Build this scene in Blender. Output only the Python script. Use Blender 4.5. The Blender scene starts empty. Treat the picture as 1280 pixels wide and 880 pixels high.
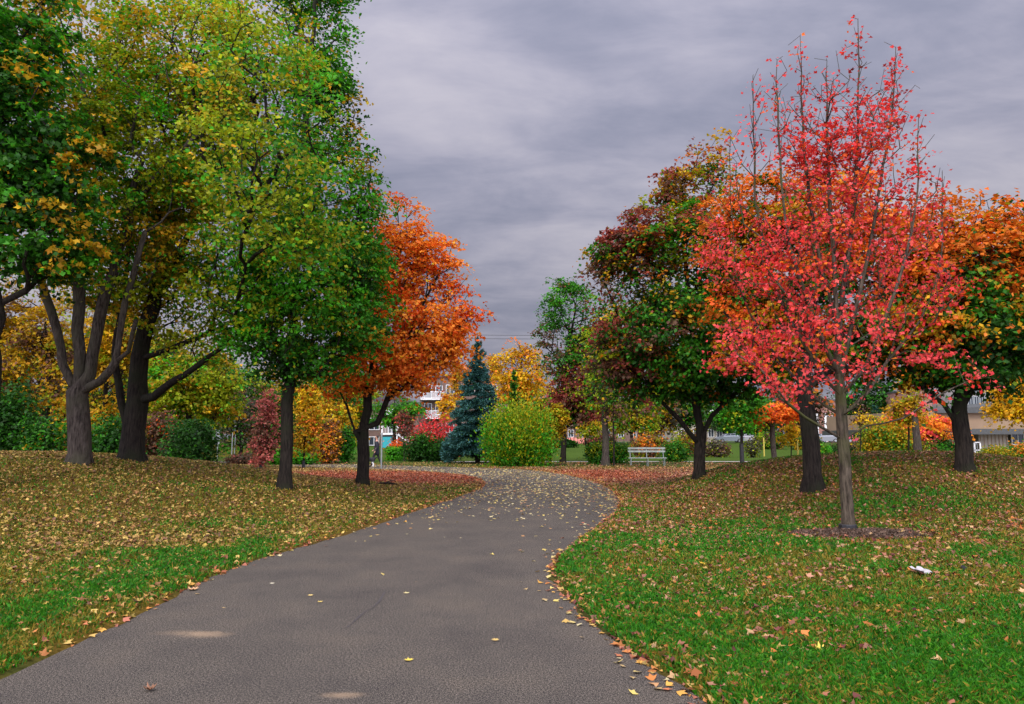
import bpy, bmesh, math, time
import numpy as np
T0 = time.time()
rng = np.random.default_rng(11)
scene = bpy.context.scene
COL = scene.collection
F, TILT, CZ = 940.0, math.atan(108.0/940.0), 1.6
CT, ST = math.cos(TILT), math.sin(TILT)

# ------------------------------------------------------------------ camera geometry helpers
def ray(px, py):
    r, u = (px-640.0)/F, (440.0-py)/F
    y, z = CT-u*ST, ST+u*CT
    return r/y, z/y
def at(px, py, d):
    a, b = ray(px, py)
    return np.array([a*d, d, CZ+b*d])
def sm(a, b, x):
    t = np.clip((np.asarray(x, float)-a)/(b-a), 0, 1)
    return t*t*(3-2*t)

# ------------------------------------------------------------------ noise
def vnoise(x, y, s=1.0, seed=0):
    x = np.asarray(x, float)/s+seed*17.3+1000; y = np.asarray(y, float)/s+seed*9.7+1000
    xi, yi = np.floor(x).astype(np.int64), np.floor(y).astype(np.int64)
    fx, fy = x-xi, y-yi
    fx, fy = fx*fx*(3-2*fx), fy*fy*(3-2*fy)
    def h(a, b):
        n = (a*374761393+b*668265263+seed*1013904223) & 0x7fffffff
        n = ((n ^ (n >> 13))*1274126177) & 0x7fffffff
        return ((n ^ (n >> 16)) & 0xffff)/65535.0
    return (h(xi, yi)*(1-fx)+h(xi+1, yi)*fx)*(1-fy)+(h(xi, yi+1)*(1-fx)+h(xi+1, yi+1)*fx)*fy
def fbm(x, y, s=1.0, seed=0, o=3):
    v, a, t = 0, 1.0, 0
    for i in range(o):
        v = v+a*vnoise(x, y, s/2**i, seed+i*5); t += a; a *= .55
    return v/t

# ------------------------------------------------------------------ the main path outline (z = 0)
def z0(px, py):
    a, b = ray(px, py); d = -CZ/b
    return (a*d, d)
LE = [(-3.45, -6), (-3.45, 2)]+[z0(*p) for p in ((0, 848), (150, 778), (270, 720), (340, 694), (430, 668), (500, 645), (560, 625), (594, 613), (605, 606), (603, 601), (590, 597), (560, 593), (520, 590), (450, 587), (380, 584.5), (300, 581))]+[(-30, 54)]
RE = [(1.9, -6), (1.7, 2)]+[z0(*p) for p in ((880, 880), (820, 838), (775, 806), (730, 768), (703, 738), (693, 714), (704, 692), (730, 671), (758, 652), (774, 634), (774, 621), (757, 608), (735, 600), (700, 592), (650, 586.5), (560, 583.5), (450, 580.5), (380, 579))]+[(-32, 60)]
def smooth_line(pts, n=4):
    p = np.array(pts, float); out = []
    for i in range(len(p)-1):
        p0, p1, p2, p3 = p[max(i-1, 0)], p[i], p[i+1], p[min(i+2, len(p)-1)]
        for k in range(n):
            t = k/n
            out.append(.5*((2*p1)+(-p0+p2)*t+(2*p0-5*p1+4*p2-p3)*t*t+(-p0+3*p1-3*p2+p3)*t**3))
    out.append(p[-1]); return np.array(out)
LEs, REs = smooth_line(LE), smooth_line(RE)
PATHS = [np.vstack([LEs, REs[::-1]])]
# narrow concrete walk behind, the paved court on the right
WALK = np.array([(-6, 51.3), (10, 51.5), (24, 51.8), (33, 51.0), (33, 53.5), (24, 53.8), (10, 53.4), (-6, 53.2)], float)
COURT = np.array([(33, 45), (27, 36.5), (25, 31), (27, 26), (50, 20), (75, 20), (75, 57.5), (31.0, 57.5), (31, 50)], float)
PATHS += [WALK, COURT]
def sdist(x, y, poly):
    x, y = np.asarray(x, float), np.asarray(y, float)
    d = np.full(x.shape, 1e9); ins = np.zeros(x.shape, bool)
    n = len(poly)
    for i in range(n):
        ax, ay = poly[i]; bx, by = poly[(i+1) % n]
        ex, ey = bx-ax, by-ay; L = ex*ex+ey*ey+1e-12
        t = np.clip(((x-ax)*ex+(y-ay)*ey)/L, 0, 1)
        d = np.minimum(d, (x-ax-t*ex)**2+(y-ay-t*ey)**2)
        c = ((ay > y) != (by > y)) & (x < ex*(y-ay)/(ey if abs(ey) > 1e-9 else 1e-9)+ax)
        ins ^= c
    d = np.sqrt(d)
    return np.where(ins, -d, d)
def hills(x, y):
    q = (((x+14.5)/9.0)**2+((y-20)/7.5)**2)**1.6
    z = 1.17*np.exp(-q)
    q2 = (((x-10.3)/5.6)**2+((y-21)/6.0)**2)**1.5
    z = z+1.06*np.exp(-q2)
    q3 = (((x-15.5)/4.5)**2+((y-25)/5.5)**2)
    z = z+.35*np.exp(-q3)
    z = z+.9*sm(66, 120, y)
    z = z+.07*(fbm(x, y, 3.5, 3)-.5)
    return z
def ground(x, y, full=False):
    x, y = np.asarray(x, float), np.asarray(y, float)
    d = np.minimum(np.minimum(sdist(x, y, PATHS[0]), sdist(x, y, PATHS[1])), sdist(x, y, PATHS[2]))
    dn = d+.09*(vnoise(x, y, .35, 8)-.5)+.10*(vnoise(x, y, 1.3, 9)-.5)
    z = hills(x, y)*sm(.1, 3.5, d)+(.035*sm(-.06, .12, dn)-.03*sm(.02, -.12, dn))
    z = z+.02*(vnoise(x, y, .25, 4)-.5)*sm(0, .3, d)
    return (z, d) if full else z
def gz(x, y): return float(ground(np.array([x]), np.array([y]))[0])
def hit(px, py, dmin=4, dmax=150):
    a, b = ray(px, py)
    ds = np.linspace(dmin, dmax, 3000)
    below = (CZ+b*ds) < ground(a*ds, ds)
    i = int(np.argmax(below)) if below.any() else len(ds)-1
    d = ds[i]; return np.array([a*d, d, gz(a*d, d)])
def gp(px, d):
    a, _ = ray(px, 560); return np.array([a*d, d, gz(a*d, d)])

# ------------------------------------------------------------------ object helpers
def tag(o, label=None, cat=None, group=None, kind=None):
    if label: o['label'] = label
    if cat: o['category'] = cat
    if group: o['group'] = group
    if kind: o['kind'] = kind
    return o
def empty(name, loc, rz=0):
    o = bpy.data.objects.new(name, None); COL.objects.link(o)
    o.location = tuple(float(v) for v in loc); o.rotation_euler = (0, 0, rz); o.empty_display_size = .3
    return o
def link(name, me, parent=None, mat=None):
    if mat: me.materials.append(mat)
    o = bpy.data.objects.new(name, me); COL.objects.link(o)
    if parent: o.parent = parent
    return o
def np_mesh(name, V, faces, color=None, smooth=False):
    """faces: (n,k) int array or list of such arrays"""
    if not isinstance(faces, list): faces = [faces]
    me = bpy.data.meshes.new(name)
    V = np.asarray(V, np.float32)
    me.vertices.add(len(V)); me.vertices.foreach_set('co', V.ravel())
    loops = np.concatenate([f.ravel() for f in faces]).astype(np.int32)
    tot = np.concatenate([np.full(len(f), f.shape[1]) for f in faces])
    st = np.concatenate([[0], np.cumsum(tot)[:-1]]).astype(np.int32)
    me.loops.add(len(loops)); me.loops.foreach_set('vertex_index', loops)
    me.polygons.add(len(tot)); me.polygons.foreach_set('loop_start', st)
    if smooth: me.polygons.foreach_set('use_smooth', np.ones(len(tot), bool))
    me.update(calc_edges=True)
    if color is not None:
        a = me.attributes.new('col', 'FLOAT_COLOR', 'POINT')
        c = np.ones((len(V), 4), np.float32); c[:, :3] = color
        a.data.foreach_set('color', c.ravel())
    return me
class MB:
    def __init__(s): s.V, s.Fq = [], []
    def box(s, x0, x1, y0, y1, z0_, z1):
        b = len(s.V)
        s.V += [(x0, y0, z0_), (x1, y0, z0_), (x1, y1, z0_), (x0, y1, z0_), (x0, y0, z1), (x1, y0, z1), (x1, y1, z1), (x0, y1, z1)]
        s.Fq += [tuple(b+i for i in f) for f in ((0, 3, 2, 1), (4, 5, 6, 7), (0, 1, 5, 4), (1, 2, 6, 5), (2, 3, 7, 6), (3, 0, 4, 7))]
        return s
    def prism(s, pts, y0, y1):
        """outline in x,z extruded along y"""
        b = len(s.V); n = len(pts)
        s.V += [(p[0], y0, p[1]) for p in pts]+[(p[0], y1, p[1]) for p in pts]
        s.Fq += [tuple(b+i for i in range(n)), tuple(b+n+i for i in reversed(range(n)))]
        s.Fq += [(b+i, b+n+i, b+n+(i+1) % n, b+(i+1) % n) for i in range(n)]
        return s
    def tube(s, pts, rad, k=8):
        P = np.array(pts, float); R = np.broadcast_to(np.array(rad, float), (len(P),)); b = len(s.V)
        for i, p in enumerate(P):
            d = P[min(i+1, len(P)-1)]-P[max(i-1, 0)]; d /= np.linalg.norm(d)+1e-9
            ref = np.array([0, 1, 0]) if abs(d[1]) < .8 else np.array([1, 0, 0])
            u = np.cross(d, ref); u /= np.linalg.norm(u); v = np.cross(d, u)
            for j in range(k):
                a = 2*math.pi*j/k; s.V.append(tuple(p+R[i]*(math.cos(a)*u+math.sin(a)*v)))
        for i in range(len(P)-1):
            for j in range(k):
                s.Fq.append((b+i*k+j, b+i*k+(j+1) % k, b+(i+1)*k+(j+1) % k, b+(i+1)*k+j))
        s.Fq.append(tuple(b+j for j in reversed(range(k)))); s.Fq.append(tuple(b+(len(P)-1)*k+j for j in range(k)))
        return s
    def mesh(s, name, bevel=0):
        me = bpy.data.meshes.new(name); me.from_pydata(s.V, [], s.Fq); me.update()
        bm = bmesh.new(); bm.from_mesh(me); bmesh.ops.recalc_face_normals(bm, faces=bm.faces)
        if bevel: bmesh.ops.bevel(bm, geom=[e for e in bm.edges], offset=bevel, segments=1, affect='EDGES')
        bm.to_mesh(me); bm.free(); return me
    def build(s, name, mat, parent=None, bevel=0):
        return link(name, s.mesh(name, bevel), parent, mat)

# ------------------------------------------------------------------ materials
def newmat(name):
    m = bpy.data.materials.new(name); m.use_nodes = True; nt = m.node_tree
    return m, nt, nt.nodes['Principled BSDF'], nt.nodes['Material Output']
def simple(name, col, rough=.7, metal=0, noise=0, scale=8, bump=0, alpha=None):
    m, nt, b, o = newmat(name)
    b.inputs['Base Color'].default_value = (*col, 1); b.inputs['Roughness'].default_value = rough
    b.inputs['Metallic'].default_value = metal
    tc = nt.nodes.new('ShaderNodeTexCoord')
    if noise:
        n = nt.nodes.new('ShaderNodeTexNoise'); n.inputs['Scale'].default_value = scale; n.inputs['Detail'].default_value = 5
        nt.links.new(tc.outputs['Object'], n.inputs['Vector'])
        r = nt.nodes.new('ShaderNodeValToRGB'); r.color_ramp.elements[0].position = .3; r.color_ramp.elements[1].position = .7
        r.color_ramp.elements[0].color = (*[c*(1-noise) for c in col], 1); r.color_ramp.elements[1].color = (*[min(1, c*(1+noise)) for c in col], 1)
        nt.links.new(n.outputs['Fac'], r.inputs['Fac']); nt.links.new(r.outputs['Color'], b.inputs['Base Color'])
        if bump:
            bp = nt.nodes.new('ShaderNodeBump'); bp.inputs['Strength'].default_value = bump; bp.inputs['Distance'].default_value = .02
            nt.links.new(n.outputs['Fac'], bp.inputs['Height']); nt.links.new(bp.outputs['Normal'], b.inputs['Normal'])
    return m
def leafmat(name, trans=.45, rough=.55):
    m, nt, b, o = newmat(name)
    a = nt.nodes.new('ShaderNodeAttribute'); a.attribute_name = 'col'
    b.inputs['Roughness'].default_value = rough; b.inputs['Specular IOR Level'].default_value = .22
    nt.links.new(a.outputs['Color'], b.inputs['Base Color'])
    t = nt.nodes.new('ShaderNodeBsdfTranslucent'); nt.links.new(a.outputs['Color'], t.inputs['Color'])
    mx = nt.nodes.new('ShaderNodeMixShader'); mx.inputs[0].default_value = trans
    nt.links.new(b.outputs[0], mx.inputs[1]); nt.links.new(t.outputs[0], mx.inputs[2]); nt.links.new(mx.outputs[0], o.inputs['Surface'])
    return m
def barkmat(name, c0, c1, moss=None):
    m, nt, b, o = newmat(name)
    tc = nt.nodes.new('ShaderNodeTexCoord'); mp = nt.nodes.new('ShaderNodeMapping')
    mp.inputs['Scale'].default_value = (1, 1, .16); nt.links.new(tc.outputs['Object'], mp.inputs['Vector'])
    n = nt.nodes.new('ShaderNodeTexNoise'); n.inputs['Scale'].default_value = 26; n.inputs['Detail'].default_value = 8; n.inputs['Roughness'].default_value = .65
    nt.links.new(mp.outputs[0], n.inputs['Vector'])
    r = nt.nodes.new('ShaderNodeValToRGB'); r.color_ramp.elements[0].position = .36; r.color_ramp.elements[1].position = .66
    r.color_ramp.elements[0].color = (*c0, 1); r.color_ramp.elements[1].color = (*c1, 1)
    nt.links.new(n.outputs['Fac'], r.inputs['Fac'])
    n2 = nt.nodes.new('ShaderNodeTexNoise'); n2.inputs['Scale'].default_value = 1.6; n2.inputs['Detail'].default_value = 4
    nt.links.new(tc.outputs['Object'], n2.inputs['Vector'])
    mx = nt.nodes.new('ShaderNodeMixRGB'); mx.blend_type = 'MIX'
    r2 = nt.nodes.new('ShaderNodeValToRGB'); r2.color_ramp.elements[0].position = .48; r2.color_ramp.elements[1].position = .68
    nt.links.new(n2.outputs['Fac'], r2.inputs['Fac']); nt.links.new(r2.outputs['Color'], mx.inputs['Fac'])
    nt.links.new(r.outputs['Color'], mx.inputs['Color1']); mx.inputs['Color2'].default_value = (*(moss or c1), 1)
    nt.links.new(mx.outputs[0], b.inputs['Base Color']); b.inputs['Roughness'].default_value = .95; b.inputs['Specular IOR Level'].default_value = .1
    bp = nt.nodes.new('ShaderNodeBump'); bp.inputs['Strength'].default_value = .9; bp.inputs['Distance'].default_value = .03
    nt.links.new(n.outputs['Fac'], bp.inputs['Height']); nt.links.new(bp.outputs['Normal'], b.inputs['Normal'])
    return m
def brickmat(name, c1, c2, mortar, sc=1.0):
    m, nt, b, o = newmat(name)
    tc = nt.nodes.new('ShaderNodeTexCoord'); sp = nt.nodes.new('ShaderNodeSeparateXYZ'); cb = nt.nodes.new('ShaderNodeCombineXYZ')
    nt.links.new(tc.outputs['Object'], sp.inputs[0])
    ad = nt.nodes.new('ShaderNodeMath'); ad.operation = 'ADD'; nt.links.new(sp.outputs[0], ad.inputs[0]); nt.links.new(sp.outputs[1], ad.inputs[1])
    nt.links.new(ad.outputs[0], cb.inputs[0]); nt.links.new(sp.outputs[2], cb.inputs[1])
    br = nt.nodes.new('ShaderNodeTexBrick'); br.inputs['Scale'].default_value = 1; br.inputs['Brick Width'].default_value = .24*sc
    br.inputs['Row Height'].default_value = .075*sc; br.inputs['Mortar Size'].default_value = .01*sc
    br.inputs['Color1'].default_value = (*c1, 1); br.inputs['Color2'].default_value = (*c2, 1); br.inputs['Mortar'].default_value = (*mortar, 1)
    nt.links.new(cb.outputs[0], br.inputs['Vector']); nt.links.new(br.outputs['Color'], b.inputs['Base Color']); b.inputs['Roughness'].default_value = .9
    return m
M = {
 'leaf': leafmat('leaf'), 'dryleaf': leafmat('fallen_leaf', .12, .6), 'needle': leafmat('needle', .1, .7), 'grass': leafmat('grass_blade', .3, .6),
 'bark': barkmat('bark_dark', (.007, .006, .005), (.034, .027, .021), (.020, .022, .012)),
 'bark_grey': barkmat('bark_grey', (.018, .014, .012), (.095, .077, .062), (.055, .052, .033)),
 'bark_maple': barkmat('bark_maple', (.022, .017, .012), (.115, .092, .066), (.058, .062, .022)),
 'black': simple('black_plastic', (.012, .012, .013), .5), 'white': simple('white_paint', (.78, .78, .76), .5, noise=.08),
 'concrete': simple('concrete', (.36, .33, .30), .9, noise=.15, scale=1.5),
 'pave': simple('court_paving', (.27, .22, .21), .9, noise=.18, scale=.6),
 'road': simple('asphalt_road', (.10, .095, .095), .9, noise=.2, scale=2),
 'steel': simple('galvanised_steel', (.30, .33, .32), .45, .6), 'glass': simple('window_glass', (.03, .04, .05), .08),
 'brick': brickmat('brick_brown', (.15, .075, .05), (.11, .055, .04), (.17, .14, .12)),
 'redbrick': brickmat('brick_red', (.32, .10, .06), (.22, .07, .05), (.30, .25, .22)),
 'stucco': simple('beige_stucco', (.26, .18, .11), .95, noise=.1, scale=.8),
 'palestucco': simple('pale_stucco', (.32, .28, .22), .95, noise=.1, scale=2),
 'fascia': simple('dark_fascia', (.055, .06, .055), .6, noise=.2), 'roofing': simple('roof_shingle', (.07, .06, .06), .9, noise=.3, scale=6),
 'teal': simple('teal_panel', (.02, .30, .33), .5), 'yellow': simple('yellow_plastic', (.45, .36, .06), .5),
 'stone': simple('rough_stone', (.42, .40, .38), .9, noise=.35, scale=3, bump=.5), 'pinkpaint': simple('pink_paint', (.75, .25, .20), .6, noise=.2, scale=4),
 'rubber': simple('tyre_rubber', (.02, .02, .02), .8), 'alloy': simple('alloy_rim', (.45, .45, .47), .35, .8),
 'paper': simple('white_paper', (.38, .36, .36), .7, noise=.06, scale=30), 'benchwood': simple('bleached_board', (.24, .27, .235), .7, noise=.2, scale=5),
 'skin': simple('skin', (.45, .25, .17), .6), 'coat': simple('dark_coat', (.016, .018, .028), .85, noise=.3, scale=12),
 'trouser': simple('dark_trousers', (.012, .012, .015), .85), 'hair': simple('dark_hair', (.02, .012, .008), .7),
 'lens': simple('headlamp_glass', (.7, .7, .7), .2), 'redlens': simple('tail_lamp_glass', (.4, .02, .02), .3),
 'cable': simple('cable', (.03, .03, .035), .6),
}

# ------------------------------------------------------------------ world, sun
def make_world():
    w = bpy.data.worlds.new('World'); scene.world = w; w.use_nodes = True; nt = w.node_tree
    bg = nt.nodes['Background']; bg.inputs['Strength'].default_value = .1
    N, L = nt.nodes.new, nt.links.new
    sky = N('ShaderNodeTexSky'); sky.sky_type = 'NISHITA'; sky.sun_disc = False
    sky.sun_elevation = math.radians(48); sky.sun_rotation = math.radians(200); sky.air_density = 1.5; sky.dust_density = 2
    tc = N('ShaderNodeTexCoord'); sp = N('ShaderNodeSeparateXYZ'); L(tc.outputs['Generated'], sp.inputs[0])
    def math_(op, a, b=None, clamp=False):
        n = N('ShaderNodeMath'); n.operation = op; n.use_clamp = clamp
        for i, v in enumerate((a, b)):
            if v is None: continue
            if isinstance(v, (int, float)): n.inputs[i].default_value = v
            else: L(v, n.inputs[i])
        return n.outputs[0]
    zc = math_('MAXIMUM', sp.outputs[2], 0.0)
    den = math_('ADD', zc, .26)
    u, v = math_('DIVIDE', sp.outputs[0], den), math_('DIVIDE', sp.outputs[1], den)
    cb = N('ShaderNodeCombineXYZ'); L(u, cb.inputs[0]); L(v, cb.inputs[1])
    def noise(sx, sy, rot, scale, det, rough, off):
        mp = N('ShaderNodeMapping'); mp.inputs['Scale'].default_value = (sx, sy, 1); mp.inputs['Rotation'].default_value = (0, 0, math.radians(rot)); mp.inputs['Location'].default_value = off
        L(cb.outputs[0], mp.inputs['Vector'])
        n = N('ShaderNodeTexNoise'); n.inputs['Scale'].default_value = scale; n.inputs['Detail'].default_value = det; n.inputs['Roughness'].default_value = rough; n.inputs['Distortion'].default_value = .35
        L(mp.outputs[0], n.inputs['Vector']); return n.outputs['Fac']
    n1 = noise(.8, 1.1, 14, 1.5, 6, .52, (3.1, 7.7, 0)); n2 = noise(.7, 1.4, -10, 4.5, 6, .6, (11.3, 2.2, 0))
    mixn = math_('ADD', math_('MULTIPLY', n1, .72), math_('MULTIPLY', n2, .28))
    r = N('ShaderNodeValToRGB'); cr = r.color_ramp; cr.interpolation = 'B_SPLINE'
    cr.elements[0].position = .385; cr.elements[0].color = (.315, .335, .46, 1)
    cr.elements[1].position = .635; cr.elements[1].color = (.78, .74, .82, 1)
    e = cr.elements.new(.5); e.color = (.515, .505, .64, 1)
    L(mixn, r.inputs['Fac'])
    # fill added to unseen sky overhead and behind; darker cloud bank low ahead (+Y)
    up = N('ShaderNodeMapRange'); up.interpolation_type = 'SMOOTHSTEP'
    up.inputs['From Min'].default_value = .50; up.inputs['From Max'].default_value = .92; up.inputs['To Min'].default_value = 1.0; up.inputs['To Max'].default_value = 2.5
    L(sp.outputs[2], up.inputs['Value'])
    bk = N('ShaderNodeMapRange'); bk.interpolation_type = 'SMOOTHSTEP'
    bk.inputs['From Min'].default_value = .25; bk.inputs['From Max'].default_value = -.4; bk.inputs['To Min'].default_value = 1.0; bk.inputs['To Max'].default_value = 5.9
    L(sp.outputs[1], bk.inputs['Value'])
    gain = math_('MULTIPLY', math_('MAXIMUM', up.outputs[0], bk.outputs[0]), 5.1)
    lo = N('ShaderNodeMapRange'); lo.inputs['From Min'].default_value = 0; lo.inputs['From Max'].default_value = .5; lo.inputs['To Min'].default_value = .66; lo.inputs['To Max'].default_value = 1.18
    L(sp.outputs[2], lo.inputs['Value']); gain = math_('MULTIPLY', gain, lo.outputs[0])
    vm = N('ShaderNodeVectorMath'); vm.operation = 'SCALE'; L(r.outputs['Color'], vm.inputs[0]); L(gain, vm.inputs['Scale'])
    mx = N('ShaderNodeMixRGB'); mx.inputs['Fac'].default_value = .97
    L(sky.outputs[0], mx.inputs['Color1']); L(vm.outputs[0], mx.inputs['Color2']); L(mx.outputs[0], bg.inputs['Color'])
    s = bpy.data.lights.new('sun', 'SUN'); s.energy = 1.5; s.angle = math.radians(14); s.color = (1, .93, .84)
    so = bpy.data.objects.new('sun', s); COL.objects.link(so)
    from mathutils import Vector
    az, el = math.radians(200), math.radians(48)
    d = Vector((math.sin(az)*math.cos(el), math.cos(az)*math.cos(el), math.sin(el)))
    so.rotation_euler = d.to_track_quat('Z', 'Y').to_euler(); so.location = (0, -10, 30)
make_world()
cam = bpy.data.cameras.new('camera'); co = bpy.data.objects.new('camera', cam); COL.objects.link(co)
co.location = (0, 0, CZ); co.rotation_euler = (math.pi/2+TILT, 0, 0); cam.lens = 36*F/1280; cam.sensor_width = 36
cam.clip_end = 3000; scene.camera = co
vs = scene.view_settings; vs.view_transform = 'Standard'; vs.look = 'None'; vs.gamma = 1; vs.exposure = 0.62
scene.cycles.max_bounces = 6; scene.cycles.diffuse_bounces = 4; scene.cycles.transmission_bounces = 4; scene.cycles.glossy_bounces = 2
scene.cycles.use_denoising = True

# ------------------------------------------------------------------ terrain
GREEN = np.array([.014, .070, .006]); OLIVE = np.array([.135, .100, .010]); BROWN = np.array([.085, .045, .020]); RUST = np.array([.19, .045, .02])
DKGREEN = np.array([.022, .065, .008]); FIELD = np.array([.055, .105, .014])
def zones(x, y, d):
    """returns rust weight, litter weight (how thickly leaves lie), vivid grass weight"""
    rust = np.exp(-(((x+6.2)/6.5)**2+((y-30.5)/6.0)**2)**2.0)*sm(38.5, 36, y)
    rust = np.maximum(rust, .9*np.exp(-(((x-3.7)/2.6)**2+((y-33)/5)**2)**1.5)*(x > 0))
    rust = np.maximum(rust, .9*np.exp(-(((x-17)/4.6)**2+((y-43)/3.8)**2)**1.5))
    n = fbm(x, y, 2.6, 21, 4)
    left = (x < -1.0-.0*y) & (y < 60)
    lit_l = sm(7.0, 13.5, y+.25*(x+6)+7*(n-.5)+3*(fbm(x, y, .7, 23, 2)-.5))*.95
    lit_r = .17+.40*sm(.50, .66, n)+.75*sm(9.0, 13.5, y+5*(n-.5))
    lit = np.where(left, lit_l+.10, lit_r)
    lit = lit*(1-sm(34, 44, y)*.75)*(1-.85*sm(52, 60, y))
    lit = np.maximum(lit, rust)
    edge = np.exp(-np.maximum(d, 0)/.30)
    lit = np.maximum(lit, edge*np.where(left, .75, 1.0))
    viv = sm(.36, .66, .6*fbm(x, y, 1.7, 33, 3)+.4*fbm(x, y, .45, 35, 3)+np.where(left, -.12+.24*np.exp(-((d-.8)/.5)**2)*sm(14, 9, y)-.06*sm(1.5, 2.5, d)+.12*(fbm(x, y, 1.1, 37, 2)-.5), .13*sm(14, 8, y)-.06*sm(12, 16, y)))
    return rust, np.clip(lit, 0, 1), viv
def terrain():
    ys = [-6.0]
    while ys[-1] < 420: ys.append(ys[-1]+(.35 if ys[-1] < 3.2 else max(.055, .0125*abs(ys[-1]))))
    xs = [0.0]
    while xs[-1] < 420: xs.append(xs[-1]+max(.06, .019*xs[-1]))
    xs = np.array(xs); xs = np.concatenate([-xs[:0:-1], xs]); ys = np.array(ys)
    X, Y = np.meshgrid(xs, ys); x, y = X.ravel(), Y.ravel()
    z, d = ground(x, y, True)
    nx, ny = len(xs), len(ys)
    i = (np.arange(ny-1)[:, None]*nx+np.arange(nx-1)[None]).ravel()
    Fq = np.stack([i, i+1, i+nx+1, i+nx], 1)
    rust, lit, viv = zones(x, y, d)
    c = OLIVE[None]*(1-viv[:, None])+GREEN[None]*viv[:, None]
    f = sm(40, 46, y)*(x > -25)
    c = c*(1-f[:, None])+np.where((y > 54.5)[:, None], FIELD, DKGREEN*1.3)*f[:, None]
    k = (.55*lit)[:, None]; c = c*(1-k)+BROWN*k
    k = (.9*rust)[:, None]; c = c*(1-k)+RUST*k
    me = np_mesh('ground', np.stack([x, y, z], 1), Fq, c, True)
    m, nt, b, o = newmat('ground')
    a = nt.nodes.new('ShaderNodeAttribute'); a.attribute_name = 'col'
    tc = nt.nodes.new('ShaderNodeTexCoord')
    n = nt.nodes.new('ShaderNodeTexNoise'); n.inputs['Scale'].default_value = 14; n.inputs['Detail'].default_value = 8; n.inputs['Roughness'].default_value = .75
    nt.links.new(tc.outputs['Object'], n.inputs['Vector'])
    r = nt.nodes.new('ShaderNodeValToRGB'); r.color_ramp.elements[0].position = .35; r.color_ramp.elements[1].position = .7
    r.color_ramp.elements[0].color = (.45, .45, .45, 1); r.color_ramp.elements[1].color = (1.45, 1.35, 1.3, 1)
    nt.links.new(n.outputs['Fac'], r.inputs['Fac'])
    mx = nt.nodes.new('ShaderNodeMixRGB'); mx.blend_type = 'MULTIPLY'; mx.inputs['Fac'].default_value = 1
    nt.links.new(a.outputs['Color'], mx.inputs['Color1']); nt.links.new(r.outputs['Color'], mx.inputs['Color2']); nt.links.new(mx.outputs[0], b.inputs['Base Color'])
    b.inputs['Roughness'].default_value = 1; b.inputs['Specular IOR Level'].default_value = .05
    bp = nt.nodes.new('ShaderNodeBump'); bp.inputs['Strength'].default_value = .6; bp.inputs['Distance'].default_value = .04
    nt.links.new(n.outputs['Fac'], bp.inputs['Height']); nt.links.new(bp.outputs['Normal'], b.inputs['Normal'])
    tag(link('ground', me, None, m), 'leaf strewn park lawn with two low mounds', None, None, 'structure')
terrain()

def sheet(name, outer, mat, z=0.0, label=None):
    """flat polygon sheet from left / right edge lists"""
    L_, R_ = outer; n = len(L_)
    V = [(p[0], p[1], z) for p in L_]+[(p[0], p[1], z) for p in R_]
    Fq = [(i, n+i, n+i+1, i+1) for i in range(n-1)]
    me = bpy.data.meshes.new(name); me.from_pydata(V, [], Fq); me.update()
    bm = bmesh.new(); bm.from_mesh(me); bmesh.ops.recalc_face_normals(bm, faces=bm.faces)
    if bm.faces[:] and bm.faces[0:1][0].normal.z < 0: bmesh.ops.reverse_faces(bm, faces=bm.faces)
    bm.to_mesh(me); bm.free()
    return tag(link(name, me, None, mat), label, None, None, 'structure')
def resample(p, n):
    p = np.asarray(p); s = np.concatenate([[0], np.cumsum(np.linalg.norm(np.diff(p, axis=0), axis=1))]); t = np.linspace(0, s[-1], n)
    return np.stack([np.interp(t, s, p[:, 0]), np.interp(t, s, p[:, 1])], 1)
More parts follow.
